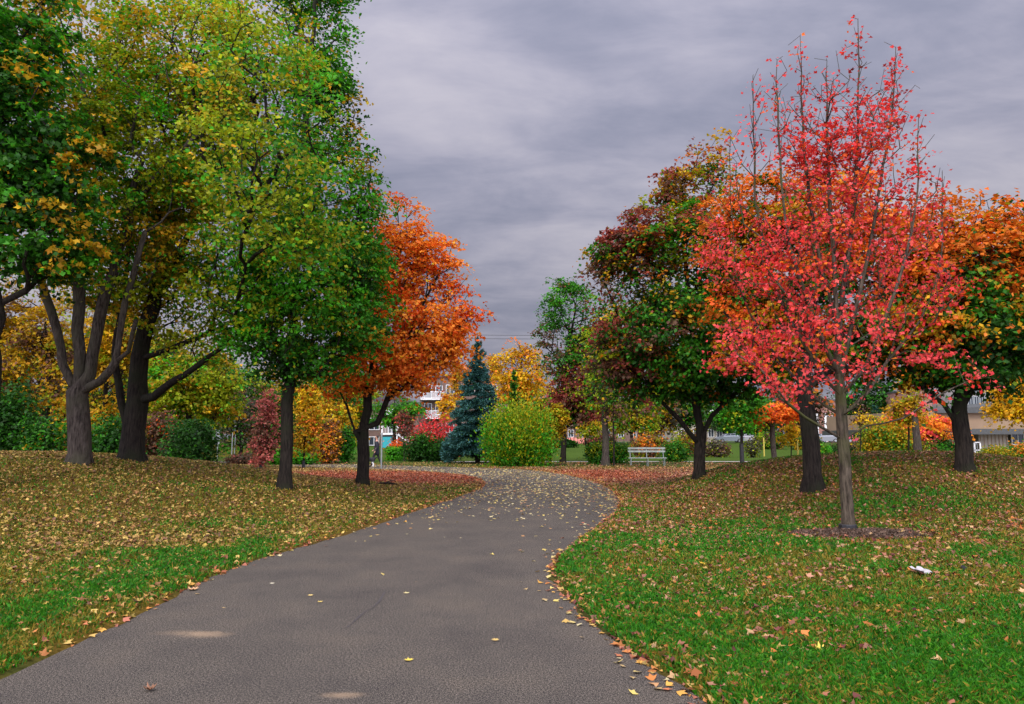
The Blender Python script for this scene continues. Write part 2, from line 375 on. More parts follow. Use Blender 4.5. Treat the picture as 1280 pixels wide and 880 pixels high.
def asphalt():
    m, nt, b, o = newmat('asphalt')
    N, L = nt.nodes.new, nt.links.new
    tc = N('ShaderNodeTexCoord')
    def noise(scale, det=4, rough=.6):
        n = N('ShaderNodeTexNoise'); n.inputs['Scale'].default_value = scale; n.inputs['Detail'].default_value = det; n.inputs['Roughness'].default_value = rough
        L(tc.outputs['Object'], n.inputs['Vector']); return n.outputs['Fac']
    def ramp(f, stops):
        r = N('ShaderNodeValToRGB'); L(f, r.inputs['Fac'])
        while len(r.color_ramp.elements) < len(stops): r.color_ramp.elements.new(.5)
        for e, (p, c) in zip(r.color_ramp.elements, stops): e.position = p; e.color = (*c, 1)
        return r.outputs['Color']
    ng = N('ShaderNodeMath'); ng.operation = 'MULTIPLY_ADD'; L(noise(170, 1, .5), ng.inputs[0]); ng.inputs[1].default_value = .55
    nh = N('ShaderNodeMath'); nh.operation = 'MULTIPLY'; L(noise(62, 3, .8), nh.inputs[0]); nh.inputs[1].default_value = .45; L(nh.outputs[0], ng.inputs[2])
    fine = ramp(ng.outputs[0], [(.42, (.007, .0058, .0045)), (.5, (.038, .0325, .026)), (.59, (.22, .19, .153))])
    big = ramp(noise(.9, 8, .7), [(.3, (.70, .70, .72)), (.5, (.98, .97, .95)), (.72, (1.28, 1.22, 1.12))])
    mx = N('ShaderNodeMixRGB'); mx.blend_type = 'MULTIPLY'; mx.inputs['Fac'].default_value = 1; L(fine, mx.inputs['Color1']); L(big, mx.inputs['Color2'])
    cur = mx.outputs[0]
    for (px, py, rx, ry) in ((258, 793, .24, .13), (232, 791, .30, .10), (428, 869, .16, .07)):   # sandy stains
        wx, wy = z0(px, py)
        s = N('ShaderNodeVectorMath'); s.operation = 'SUBTRACT'; L(tc.outputs['Object'], s.inputs[0]); s.inputs[1].default_value = (wx, wy, 0)
        q = N('ShaderNodeVectorMath'); q.operation = 'DIVIDE'; L(s.outputs[0], q.inputs[0]); q.inputs[1].default_value = (rx, ry, 1)
        l = N('ShaderNodeVectorMath'); l.operation = 'LENGTH'; L(q.outputs[0], l.inputs[0])
        ad = N('ShaderNodeMath'); ad.operation = 'MULTIPLY_ADD'; L(noise(14, 4), ad.inputs[0]); ad.inputs[1].default_value = .9; L(l.outputs['Value'], ad.inputs[2])
        mr = N('ShaderNodeMapRange'); mr.interpolation_type = 'SMOOTHSTEP'; L(ad.outputs[0], mr.inputs['Value'])
        mr.inputs['From Min'].default_value = .55; mr.inputs['From Max'].default_value = 1.6; mr.inputs['To Min'].default_value = .36 if px != 232 else .2; mr.inputs['To Max'].default_value = 0
        mm = N('ShaderNodeMixRGB'); L(mr.outputs[0], mm.inputs['Fac']); L(cur, mm.inputs['Color1']); mm.inputs['Color2'].default_value = (.42, .29, .17, 1)
        cur = mm.outputs[0]
    L(cur, b.inputs['Base Color']); b.inputs['Roughness'].default_value = .85; b.inputs['Specular IOR Level'].default_value = .25
    bp = N('ShaderNodeBump'); bp.inputs['Strength'].default_value = .12; bp.inputs['Distance'].default_value = .002
    L(noise(90, 3, .8), bp.inputs['Height']); L(bp.outputs['Normal'], b.inputs['Normal'])
    return m
# widen slightly: the turf rises over the asphalt's ragged edge
def widen(a, b, w):
    return a+(a-b)/np.linalg.norm(a-b, axis=1)[:, None]*w
LR, RR = LEs, REs
nn = 90
La, Ra = resample(LR, nn), resample(RR, nn)
sheet('asphalt_path', (widen(La, Ra, .3), widen(Ra, La, .3)), asphalt(), 0.0, 'curving grey asphalt footpath through the park')
sheet('concrete_walk', (np.array([(-6.3, 51.1), (10, 51.3), (24, 51.6), (33.3, 50.9)]), np.array([(-6.3, 53.4), (10, 53.6), (24, 54), (33.3, 53.7)])), M['concrete'], .004, 'narrow pale concrete walk crossing behind the lawn')
sheet('paved_court', (np.array([(75, 20), (50, 20), (26.5, 26), (24.7, 31), (26.7, 36.7), (32.7, 45), (30.8, 50), (30.8, 57.7)]), np.array([(75, 20.5), (75, 22), (75, 28), (75, 33), (75, 38), (75, 46), (75, 51), (75, 57.7)])), M['pave'], .0, 'paved forecourt of the beige building')
def strip_on(name, x0, x1, y0, y1, mat, dz, label):
    V, Fq = [], []; xs = np.linspace(x0, x1, 60)
    for x in xs:
        V += [(x, y0, gz(x, y0)+dz), (x, y1, gz(x, y1)+dz)]
    Fq = [(2*i, 2*i+2, 2*i+3, 2*i+1) for i in range(len(xs)-1)]
    me = bpy.data.meshes.new(name); me.from_pydata(V, [], Fq); me.update()
    return tag(link(name, me, None, mat), label, None, None, 'structure')
strip_on('street', -190, 190, 123, 133, M['road'], .06, 'asphalt street beyond the park')
mb = MB()
crk = [z0(*p) for p in ((481, 740), (474, 752), (466, 760), (455, 766), (447, 773), (440, 780), (433, 785))]
Vc, Fc = [], []
for i, (x, y) in enumerate(crk):
    w = .007+.005*math.sin(i*2.1); Vc += [(x-w, y, .004), (x+w, y+.004, .004)]
me = bpy.data.meshes.new('pavement_crack'); me.from_pydata(Vc, [], [(2*i, 2*i+1, 2*i+3, 2*i+2) for i in range(len(crk)-1)])
tag(link('path_crack', me, None, simple('crack_filler', (.05, .042, .04), .9)), 'thin dark crack in the asphalt path', None, None, 'structure')

# ------------------------------------------------------------------ leaves as meshes
KITE = (np.array([(0, -.5, 0), (.36, .02, .10), (0, .5, -.06), (-.36, .02, .10)]), np.array([(0, 1, 2), (0, 2, 3)]))
LOBE = (np.array([(0, -.5, 0), (.30, -.22, .05), (.50, .12, .12), (.20, .10, .03), (0, .55, -.05), (-.20, .10, .03), (-.50, .12, .12), (-.30, -.22, .05)]),
        np.array([(0, 1, 3), (1, 2, 3), (0, 3, 4), (0, 4, 5), (0, 5, 7), (5, 6, 7)]))
NEED = (np.array([(0, -.5, 0), (.11, 0, .03), (0, .5, 0), (-.11, 0, .03)]), np.array([(0, 1, 2), (0, 2, 3)]))
def frames(nrm, r):
    n = nrm/np.linalg.norm(nrm, axis=1)[:, None]
    a = r.normal(size=n.shape); u = np.cross(n, a); u /= np.linalg.norm(u, axis=1)[:, None]+1e-9
    return u, np.cross(n, u), n
def leaves_mesh(name, P, nrm, size, color, tmpl, r, curl=None, udir=None):
    T, Ft = tmpl; k = len(T)
    u, v, n = frames(nrm, r)
    if udir is not None:
        v = udir/np.linalg.norm(udir, axis=1)[:, None]; u = np.cross(v, n); u /= np.linalg.norm(u, axis=1)[:, None]+1e-9; n = np.cross(u, v)
    s = size[:, None, None]
    cz = (np.ones(len(P)) if curl is None else curl)[:, None, None]
    V = P[:, None]+s*(T[None, :, 0:1]*u[:, None]+T[None, :, 1:2]*v[:, None]+T[None, :, 2:3]*cz*n[:, None])
    Fa = (Ft[None]+(np.arange(len(P))*k)[:, None, None]).reshape(-1, 3)
    return np_mesh(name, V.reshape(-1, 3), Fa, np.repeat(color, k, axis=0))

C_ = dict(dk=(.018, .075, .006), gr=(.040, .19, .008), bg=(.07, .32, .010), yg=(.27, .32, .008), oc=(.46, .27, .008), ye=(.70, .42, .010), or_=(.92, .265, .025), ro=(.82, .13, .012),
          rd=(.70, .045, .035), pk=(.86, .085, .080), bu=(.27, .055, .035), br=(.15, .075, .04), sp=(.035, .12, .105), do=(.58, .15, .012), sal=(.46, .13, .10), gy=(.09, .085, .05), tan=(.34, .19, .07), dr=(.42, .030, .026))
def colours(pal, tipP, owner, h, xr, out, r, mix=.22, jit=.22):
    """cluster-wise colour from the palette [(name, w0, by height, by x, by outerness)], some single leaves differ"""
    K = len(pal); n = len(tipP)
    cols = np.array([C_[p[0]] for p in pal]); W = np.zeros((n, K))
    for j, p in enumerate(pal):
        p = tuple(p)+(0,)*(5-len(p))
        nz = fbm(tipP[:, 0]+tipP[:, 1]*.7, tipP[:, 2]+tipP[:, 1]*.35, max(.6, tipP[:, 2].std()*.55), 40+j*3+int(abs(tipP[0, 0])*3), 2)
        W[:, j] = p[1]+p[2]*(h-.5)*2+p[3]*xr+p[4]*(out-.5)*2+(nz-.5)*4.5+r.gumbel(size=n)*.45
    cl = W.argmax(1)
    lc = cl[owner]
    sw = r.random(len(owner)) < mix
    G = W[owner[sw]]+r.gumbel(size=(int(sw.sum()), K))*1.3
    lc[sw] = G.argmax(1)
    c = cols[lc]
    c = c*(1+jit*r.normal(size=(len(c), 1)))*(1+.10*r.normal(size=c.shape))
    b = 1+.14*r.normal(size=n); c = c*b[owner][:, None]
    return np.clip(c, .003, .9)

# ------------------------------------------------------------------ trees
def grow(init, att, up=.35, wander=.06, wlen=.45, nmain=14, r=rng, step=.35):
    """init: list of polylines (each list of xyz, first starts the trunk, others start on an earlier one). att: (n,3) tips."""
    pos, par = [], []
    ends = []; capd = {}
    def add_line(pts, start=None):
        prev = start
        if len(pts) > 2:
            q = np.array([np.array(p, float) for p in pts]); o = []
            for i in range(len(q)-1):
                p0, p1, p2, p3 = q[max(i-1, 0)], q[i], q[i+1], q[min(i+2, len(q)-1)]
                for t in (0, .5): o.append(.5*((2*p1)+(-p0+p2)*t+(2*p0-5*p1+4*p2-p3)*t*t+(-p0+3*p1-3*p2+p3)*t**3))
            pts = o+[q[-1]]
        for q in pts:
            q = np.array(q, float)
            if prev is None: pos.append(q); par.append(-1); prev = len(pos)-1; continue
            a = pos[prev]; L = np.linalg.norm(q-a); k = max(1, int(L/step))
            for i in range(1, k+1):
                p = a+(q-a)*i/k
                if i < k or len(pts) > 6: p = p+r.normal(size=3)*wander*min(1, L)*.6
                pos.append(p); par.append(prev); prev = len(pos)-1
    for i, ln in enumerate(init):
        if i == 0: add_line(ln)
        else:
            s = int(np.argmin(np.linalg.norm(np.array(pos)-np.array(ln[0]), axis=1))); n_b = len(pos); add_line(ln[1:], s); ends.append(len(pos)-1); capd.update({q: (q-n_b)/(len(pos)-n_b) for q in range(n_b, len(pos))})
    n0 = len(pos)
    P = np.zeros((n0+len(att)*14, 3)); P[:n0] = pos; PA = np.full(len(P), -1); PA[:n0] = par
    PL = np.zeros(len(P))
    for i in range(1, n0): PL[i] = PL[PA[i]]+np.linalg.norm(P[i]-P[PA[i]])
    low = P[:n0, 2].min()
    n = n0; tips = np.zeros(len(att), int)
    # order: a few far apart ones first, the rest by distance to the stem
    d0 = np.linalg.norm(att-att.mean(0), axis=1)
    first = [int(np.argmax(d0))]; dm = np.linalg.norm(att-att[first[0]], axis=1)
    for _ in range(min(nmain, len(att))-1):
        j = int(np.argmax(dm)); first.append(j); dm = np.minimum(dm, np.linalg.norm(att-att[j], axis=1))
    rest = [i for i in r.permutation(len(att)) if i not in set(first)]
    okmin = P[0, 2]+.12*(P[:n0, 2].max()-P[0, 2])
    minz = CROWN_START[0]
    for j in first+rest:
        a = att[j]; dv = a-P[:n]; dist = np.sqrt((dv**2).sum(1))
        cost = dist+wlen*PL[:n]+np.where(P[:n, 2] > a[2]-.22*dist, (P[:n, 2]-a[2]+.22*dist)*1.2, 0)+np.where(P[:n, 2] < minz, 50, 0)
        s = int(np.argmin(cost)); L = dist[s]
        k = int(np.clip(L/step, 1, 12))
        q = P[s]; sd = P[s]-P[PA[s]] if PA[s] >= 0 else np.array([0, 0, 1.]); sd = sd/(np.linalg.norm(sd)+1e-9)
        dirm = (a-q)/(L+1e-9)
        ctrl = q+L*.5*(dirm*.6+sd*.2+np.array([0, 0, up]))
        prev = s
        for i in range(1, k+1):
            t = i/k; p = (1-t)**2*q+2*t*(1-t)*ctrl+t*t*a
            if i < k: p = p+r.normal(size=3)*wander*min(L, 1.2)
            P[n] = p; PA[n] = prev; PL[n] = PL[prev]+np.linalg.norm(p-P[prev]); prev = n; n += 1
        tips[j] = prev
    ENDS[:] = ends; CAPS.clear(); CAPS.update(capd)
    return P[:n], PA[:n], tips, n0
CROWN_START = [0.0]; ENDS = []; CAPS = {}
def skeleton_mesh(P, PA, tips, rad_base, rtip=.006, flare=.45, split=.055, ks=(14, 5), r=rng, lump=.07, lw=0, cap=.5):
    n = len(P); w = np.zeros(n); w[tips] = 1
    if lw: w[list(ENDS)] += lw*len(tips)
    for i in range(n-1, 0, -1): w[PA[i]] += w[i]
    w = np.maximum(w, 1); N = w[0]
    p = math.log(N)/math.log(rad_base/rtip)
    R = rtip*w**(1/p)
    main = np.full(n, -1); best = np.zeros(n)
    for i in range(1, n):
        if w[i] > best[PA[i]]: best[PA[i]] = w[i]; main[PA[i]] = i
    for q, t in CAPS.items(): R[q] = min(R[q], rad_base*cap*(1-.72*t)+rtip)
    for i in range(1, n):   # no thinner parent jump
        R[i] = min(R[i], R[PA[i]])
    # smooth taper along the unbranched stem
    base = P[0]; h = P[:, 2]-base[2]
    stem = np.zeros(n, bool); i = 0
    while i >= 0 and w[i] > .5*N: stem[i] = True; i = main[i]
    R = np.where(stem, R*(1-.03*np.clip(h, 0, 6)), R)
    R = np.where(h < .7, R*(1+flare*np.exp(-np.maximum(h, 0)/.16)), R)
    d = np.zeros((n, 3)); idx = np.arange(1, n); seg = np.zeros((n, 3)); seg[1:] = P[1:]-P[PA[1:]]
    seg[0] = (0, 0, 1); nd = seg/(np.linalg.norm(seg, axis=1)[:, None]+1e-9)
    hm = main >= 0; d[:] = nd; d[hm] = nd[hm]+nd[main[hm]]; d /= np.linalg.norm(d, axis=1)[:, None]+1e-9
    def ring(c, dr, rad, k, lumpy):
        ref = np.tile(np.array([.05, 1, .02]), (len(c), 1)); al = np.abs(dr@np.array([.05, 1, .02])) > .93; ref[al] = (1, 0, .1)
        u = np.cross(dr, ref); u /= np.linalg.norm(u, axis=1)[:, None]+1e-9; v = np.cross(dr, u)
        a = np.arange(k)*2*math.pi/k
        rr = rad[:, None]*np.ones((1, k))
        if lumpy:
            rr = rr*(1+lump*np.sin(a[None]*3+c[:, 2:3]*1.1)+lump*.9*(vnoise(a[None]*2.2+0*c[:, :1], c[:, 2:3]*1.6+0*a[None], 1, 5)-.5)*2
                     +np.exp(-np.maximum(c[:, 2:3]-base[2], 0)/.18)*.22*np.sin(a[None]*5+1.0))
        return c[:, None]+rr[..., None]*(np.cos(a)[None, :, None]*u[:, None]+np.sin(a)[None, :, None]*v[:, None])
    out = []
    thick = R > split
    for sel, k, lumpy in ((thick, ks[0], True), (~thick, ks[1], False)):
        ii = idx[sel[1:]]
        if len(ii) == 0: out.append(None); continue
        cont = (main[PA[ii]] == ii)
        Aq = ring(P[PA[ii]], np.where(cont[:, None], d[PA[ii]], nd[ii]), np.where(cont, R[PA[ii]], R[ii]*1.08) if lumpy else np.where(cont, np.minimum(R[PA[ii]], R[ii]*1.3), R[ii]), k, lumpy)
        B = ring(P[ii], d[ii], R[ii], k, lumpy)
        V = np.concatenate([Aq.reshape(-1, 3), B.reshape(-1, 3)]); m = len(ii)
        j = np.arange(k); a0 = (np.arange(m)*k)[:, None]+j; a1 = (np.arange(m)*k)[:, None]+(j+1) % k
        Fq = np.stack([a0, a1, a1+m*k, a0+m*k], -1).reshape(-1, 4)
        # merge coincident rings so that shading is continuous
        key = np.round(V*20000).astype(np.int64); _, first_i, inv = np.unique(key, axis=0, return_index=True, return_inverse=True)
        V2 = V[first_i]; Fq = inv.reshape(-1)[Fq]
        out.append((V2, Fq))
    return out
def px_blobs(blobs, d):
    out = []
    for b in blobs:
        px, py, rx, ry = b[:4]; dd = d+(b[4] if len(b) > 4 else 0)
        c = at(px, py, dd); wx = (at(px+rx, py, dd)-at(px-rx, py, dd))[0]/2; wz = (at(px, py-ry, dd)-at(px, py+ry, dd))[2]/2
        dy = b[5] if len(b) > 5 else .85*wx
        out.append((c, np.array([wx, dy, wz])))
    return out
def sample_blobs(bl, n, r, shell=.45):
    vol = np.array([np.prod(s)**.75 for _, s in bl]); vol /= vol.sum()
    k = r.choice(len(bl), n, p=vol); v = r.normal(size=(n, 3)); v /= np.linalg.norm(v, axis=1)[:, None]
    rad = (shell+(1-shell)*r.random(n))**.6
    cs = np.array([c for c, _ in bl]); ss = np.array([s for _, s in bl])
    sd = int(abs(cs[0][0]*7)) % 50
    az = np.arctan2(v[:, 1], v[:, 0])*1.3+k*3.1
    rad = rad*(1+.42*(vnoise(az, v[:, 2]*2.2, .75, 11+sd)-.52)+np.where(r.random(n) < .05, .22*r.random(n), 0))
    return cs[k]+v*ss[k]*rad[:, None], k
def tree(label, base, blobs, d=None, rad=.2, ntips=400, per=70, spray=.42, leaf=.11, pal=None, name='maple_tree', cat='tree', group=None, seed=1, trunk=None, limbs=(),
         crown_z=None, bark='bark', tmpl=KITE, flat=.45, up=.35, guard=False, wander=.06, rtip=.006, bare=0, nmain=14, lean_up=.8, shell=.45, wlen=.45, mix=.22, step=.35, thin_top=0, tw_leaf=0, crown_name='crown', lw=0, cap=.46, clump=.75, fine=.72, limb_tips=0):
    r = np.random.default_rng(seed*101+7)
    base = np.array(base, float); d = d or base[1]
    bl = px_blobs(blobs, d) if not isinstance(blobs[0][0], np.ndarray) else blobs
    tips, _ = sample_blobs(bl, ntips, r, shell)
    if limb_tips:      # leaf tufts along the upper reach of every limb
        ex = []
        for l in list(limbs)+([trunk] if trunk else []):
            a_ = np.array(l[-3:], float)
            for t in r.random(limb_tips)*2: i_ = min(int(t), len(a_)-2); ex.append(a_[i_]+(a_[i_+1]-a_[i_])*(t-i_)+r.normal(size=3)*.09)
            ex.append(a_[-1]+np.array([0, 0, .03]))
        tips = np.vstack([tips, ex])
    tips = tips[tips[:, 2] > base[2]+.35]
    top, bot = tips[:, 2].max(), tips[:, 2].min()
    cz = crown_z if crown_z is not None else max(base[2]+.8, bot-.1*(top-bot))
    trunk = trunk or [base-np.array([0, 0, .15]), np.array([base[0]+.02, base[1], (cz+base[2])/2]), np.array([base[0]+r.normal()*.05, base[1], cz+.15]),
                      np.array([(base[0]*.5+tips[:, 0].mean()*.5), (base[1]*.5+tips[:, 1].mean()*.5), cz+(top-cz)*lean_up*.6]), np.array([tips[:, 0].mean(), tips[:, 1].mean(), cz+(top-cz)*lean_up])]
    CROWN_START[0] = cz
    att = tips
    if bare:
        bt, _ = sample_blobs([(c, s*1.16) for c, s in bl], bare, r, .97); bt = bt[bt[:, 2] > bot+.45*(top-bot)]; bt[:, 2] += .035*(top-bot)*r.random(len(bt)); att = np.vstack([tips, bt])
    P, PA, tid, n0 = grow([trunk]+[l for l in limbs], att, up=up, wander=wander, wlen=wlen, nmain=nmain, r=r, step=step)
    root = empty(name, base); tag(root, label, cat, group)
    sk = skeleton_mesh(P-base, PA, tid, rad, rtip=rtip, r=r, ks=(14, 5) if d < 35 else (8, 4), lw=lw, cap=cap)
    for nm, s in (('trunk', sk[0]), ('branches', sk[1])):
        if s is not None: link(nm, np_mesh(nm, s[0], s[1], None, True), root, M[bark])
    # leaves
    tp = tips; n = len(tp)
    h = (tp[:, 2]-bot)/(top-bot+1e-6); cx, sx = tp[:, 0].mean(), tp[:, 0].std()+1e-6
    xr = np.clip((tp[:, 0]-cx)/(2*sx), -1, 1); cc = tp.mean(0); sd = tp.std(0)+1e-6
    out = np.clip(np.linalg.norm((tp-cc)/sd, axis=1)/2.4, 0, 1)
    cl = fbm(tp[:, 0]+tp[:, 1]*.6+seed*3, tp[:, 2]*1.5+tp[:, 1]*.4, 1.1+.03*d, 90+seed, 3)
    cl = np.clip(1+clump*(cl-.5)*5.0, .12, 2.0)
    cnt = np.maximum(2, r.poisson(per*cl*(1-thin_top*sm(.35, 1.0, h)), n)); owner = np.repeat(np.arange(n), cnt); m = len(owner)
    g = r.normal(size=(m, 3)); sc = spray*(.75+.5*r.random(n))*(1-.4*thin_top*sm(.5, 1, h)); g *= (sc[owner]*.62*fine)[:, None]; g[:, 2] *= flat*.85
    # a spray is a few small fans of leaves, tilted outward
    fan = r.normal(size=(n*4, 3))*(sc.repeat(4)*.55)[:, None]; fan[:, 2] *= flat*1.1
    g = g*.75+fan[owner*4+r.integers(0, 4, m)]
    g[:, 2] -= .25*(g[:, 0]**2+g[:, 1]**2)/spray
    if tw_leaf:      # leaves follow the last run of twig
        k = r.random(m); tpar = PA[tid[owner]]; seg = P[np.maximum(tpar, 0)]-P[tid[owner]]; g = g*.8+seg*(k*tw_leaf)[:, None]
    Pl = tp[owner]+g
    outw = (Pl-cc); outw /= np.linalg.norm(outw, axis=1)[:, None]+1e-9
    nr = np.array([0, 0, 1.0])[None]+.55*outw+.75*r.normal(size=(m, 3))
    sz = leaf*(.65+.7*r.random(m))
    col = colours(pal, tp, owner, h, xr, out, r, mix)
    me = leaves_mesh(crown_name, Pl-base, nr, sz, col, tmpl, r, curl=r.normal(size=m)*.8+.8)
    link(crown_name, me, root, M['leaf'])
    if guard:
        g_ = MB(); rr = rad*1.35+.02
        g_.tube([(0, 0, -.03), (0, 0, .12), (0, 0, guard)], [rr, rr*.95, rr*.9], 12); g_.build('trunk_guard', M['black'], root)
    return root
print('setup', round(time.time()-T0, 1))

# --- big trees on the left
EDGE = gp(-24, 14.5)
tree('dark green broad crown at the left picture edge with drooping yellow tipped leaves', EDGE, [(20, 130, 85, 120), (35, 270, 80, 70), (-70, 150, 110, 170), (0, 20, 90, 90), (75, 200, 50, 60), (55, 320, 60, 28)], d=14.5, rad=.22, ntips=680, per=72, spray=.38, leaf=.11,
     pal=[('dk', .9), ('gr', 1.2, .1), ('oc', -.2, .4, .5, .6), ('bg', -.6, 0, .3, .5)], seed=3, name='broadleaf_tree', bark='bark', crown_z=3.0, mix=.3, tmpl=LOBE)
B = hit(98, 579, 8, 30)
def L3(pts, d): return [at(p[0], p[1], d+(p[2] if len(p) > 2 else 0)) for p in pts]
dB = B[1]
tree('old tree with grey bark forking low into four limbs on the left mound', B, [(110, 200, 120, 110, .5), (90, 90, 130, 110), (190, 240, 80, 110, .5), (60, 300, 80, 60), (150, 330, 60, 45)], d=dB, rad=.25, ntips=480, per=50, spray=.40, leaf=.10,
     trunk=[B-np.array([0, 0, .2])]+L3([(99, 535), (98, 492), (99, 440), (97, 385), (100, 320), (106, 230), (108, 130)], dB),
     limbs=[L3([(97, 488), (80, 455, -.1), (72, 415, -.2), (62, 385, -.2), (52, 355, -.3), (42, 300, -.5)], dB), L3([(101, 480), (114, 465), (119, 420, .1), (128, 380, .2), (142, 340, .3), (160, 270, .3), (178, 200)], dB),
            L3([(102, 486), (122, 478, -.2), (138, 462, -.3), (147, 440, -.3), (150, 405, -.3), (165, 350, -.4), (180, 290, -.5)], dB), L3([(141, 450, -.3), (160, 440, -.5), (170, 400, -.8)], dB), L3([(160, 270), (200, 215), (240, 175), (290, 136)], dB)],
     lw=.10, cap=.66, crown_z=4.4, pal=[('yg', 1.5), ('gr', .2, 0, -.6), ('oc', .4, .3), ('bg', .5)], seed=5, bark='bark_grey', mix=.35)
Cb = hit(166, 575.5, 12, 26)
if Cb[1] > 24: Cb = gp(166, 21.5)
dC = Cb[1]
tree('largest yellow green maple with a dark twin trunk behind the grey forked tree', Cb, [(270, 230, 110, 130), (330, 110, 90, 110, -5), (225, 70, 120, 90), (150, 330, 80, 60), (230, 370, 80, 60, .3), (300, 330, 60, 60, -2), (270, 430, 45, 22, -.5), (345, 230, 75, 80, -4.6, 2.2), (200, 180, 110, 110), (300, 60, 90, 60, -3), (370, 290, 55, 50, -4.6, 1.5)], d=dC, rad=.31, ntips=1350, per=52, spray=.46, leaf=.10, cap=.32,
     trunk=[Cb-np.array([0, 0, .2])]+L3([(168, 540), (171, 500), (174, 450), (180, 420), (192, 380), (208, 300), (220, 210), (232, 110), (240, 30)], dC),
     limbs=[L3([(165, 555), (155, 520), (148, 480), (143, 440), (152, 395), (160, 330), (175, 240)], dC), L3([(173, 500), (190, 495, -.3), (215, 478, -.5), (232, 468, -.6), (262, 446, -.8), (285, 430, -1)], dC),
            L3([(176, 455), (195, 443, -.2), (225, 430, -.2), (262, 415, .2), (305, 395, .5)], dC), L3([(192, 380), (225, 320), (260, 250), (300, 170), (320, 90)], dC)],
     lw=.02, crown_z=3.0, pal=[('yg', 1.55, .1), ('oc', .45, .25, -.2), ('gr', .1, -.3, .5), ('bg', .55, -.1, .4)], seed=8, mix=.4)
E = hit(356, 611, 10, 30); dE = E[1]
tree('tall green tree with straight dark trunk left of the orange maple', E, [(388, 400, 92, 60), (385, 330, 92, 70), (412, 240, 58, 80), (400, 130, 46, 80, .8), (396, 30, 42, 90, .8), (380, -40, 60, 60, .8), (310, 410, 40, 45), (440, 330, 42, 60), (380, 455, 60, 25), (455, 400, 28, 40)], d=dE, rad=.15, ntips=1150, per=52, spray=.36, leaf=.10,
     crown_z=3.0, lean_up=.93, pal=[('gr', 1.1), ('bg', .75, .1, -.3), ('dk', .55), ('yg', .1, -.1, -.4), ('oc', -.35, .1)], seed=12, name='broadleaf_tree', nmain=22, clump=.4)
Fo = hit(453, 606, 14, 40); dF = Fo[1]
tree('bright orange maple beside the bend of the path', Fo, [(462, 262, 12, 26), (520, 272, 10, 20), (565, 340, 14, 26), (590, 385, 12, 16), (520, 405, 70, 70), (500, 330, 42, 60), (535, 425, 45, 40), (475, 455, 65, 30), (425, 478, 32, 18), (490, 275, 26, 35), (540, 340, 32, 45), (575, 385, 20, 35), (503, 468, 46, 22), (470, 380, 40, 60)], d=dF, rad=.18, ntips=820, per=34, spray=.42, leaf=.115, crown_z=1.9,
     pal=[('or_', 1.7), ('ro', .6, -.3, .7), ('ye', -.5, -.1, -.5)], seed=14, bare=70, nmain=20, flat=.35, up=.5,
     limbs=[[(np.array([Fo[0], Fo[1], 1.5])), at(437, 520, dF), at(425, 490, dF)], [np.array([Fo[0], Fo[1], 1.7]), at(472, 530, dF), at(484, 500, dF), at(505, 440, dF), at(530, 380, dF)]])
# --- right hand group
H = hit(874, 598, 16, 40); dH = H[1]
tree('wide maple turning burgundy above and green below, between bench and red maple', H, [(845, 330, 82, 65), (795, 325, 50, 42), (875, 250, 50, 50), (840, 420, 95, 60), (895, 460, 70, 38), (790, 400, 50, 60), (930, 400, 60, 70), (893, 190, 16, 34), (838, 232, 12, 26), (800, 262, 14, 22), (868, 200, 10, 26), (770, 310, 16, 18), (820, 470, 60, 30), (765, 350, 30, 30)], d=dH, rad=.16, ntips=1000, per=62, spray=.46, leaf=.12, crown_z=1.9,
     pal=[('bu', .1, 1.4, -1.3, .3), ('gr', 1.1, -.7, .7), ('dk', .6, -1.1, .3, -.4), ('do', .3, .6, .1), ('oc', .4, .1, .3), ('br', .45, .6, -.9), ('yg', .2, -.2, .2)], seed=21, bare=26, nmain=20,
     limbs=[[np.array([H[0], H[1], 1.5]), at(850, 525, dH), at(825, 500, dH), at(800, 470, dH)], [np.array([H[0], H[1], 1.6]), at(890, 520, dH), at(915, 495, dH), at(940, 470, dH)], [np.array([H[0], H[1], 1.7]), at(868, 500, dH), at(858, 440, dH), at(850, 380, dH)]])
I = hit(1015, 613, 12, 24); dI = I[1]
tree('orange and green maple with thick black trunk directly behind the red maple', I, [(1000, 340, 80, 80, 1.2), (950, 400, 60, 60, 1.2), (1060, 380, 90, 80, 1.4), (1110, 430, 60, 50, 1.2), (960, 260, 55, 55, 1.2), (1040, 270, 70, 60, 1.4), (1000, 450, 90, 30, 1.2), (1090, 320, 60, 60, 1.4), (920, 310, 45, 60, 1.4)], d=dI, rad=.185, ntips=720, per=56, spray=.40, leaf=.11, crown_z=2.5,
     pal=[('do', 1.3, .8), ('oc', .3, -.1), ('gr', .5, -.9), ('dk', .5, -1.1), ('ro', .4, .5, -.4), ('or_', .2, .3)], seed=24, nmain=18)
J = hit(1060, 665, 9, 20); dJ = J[1]
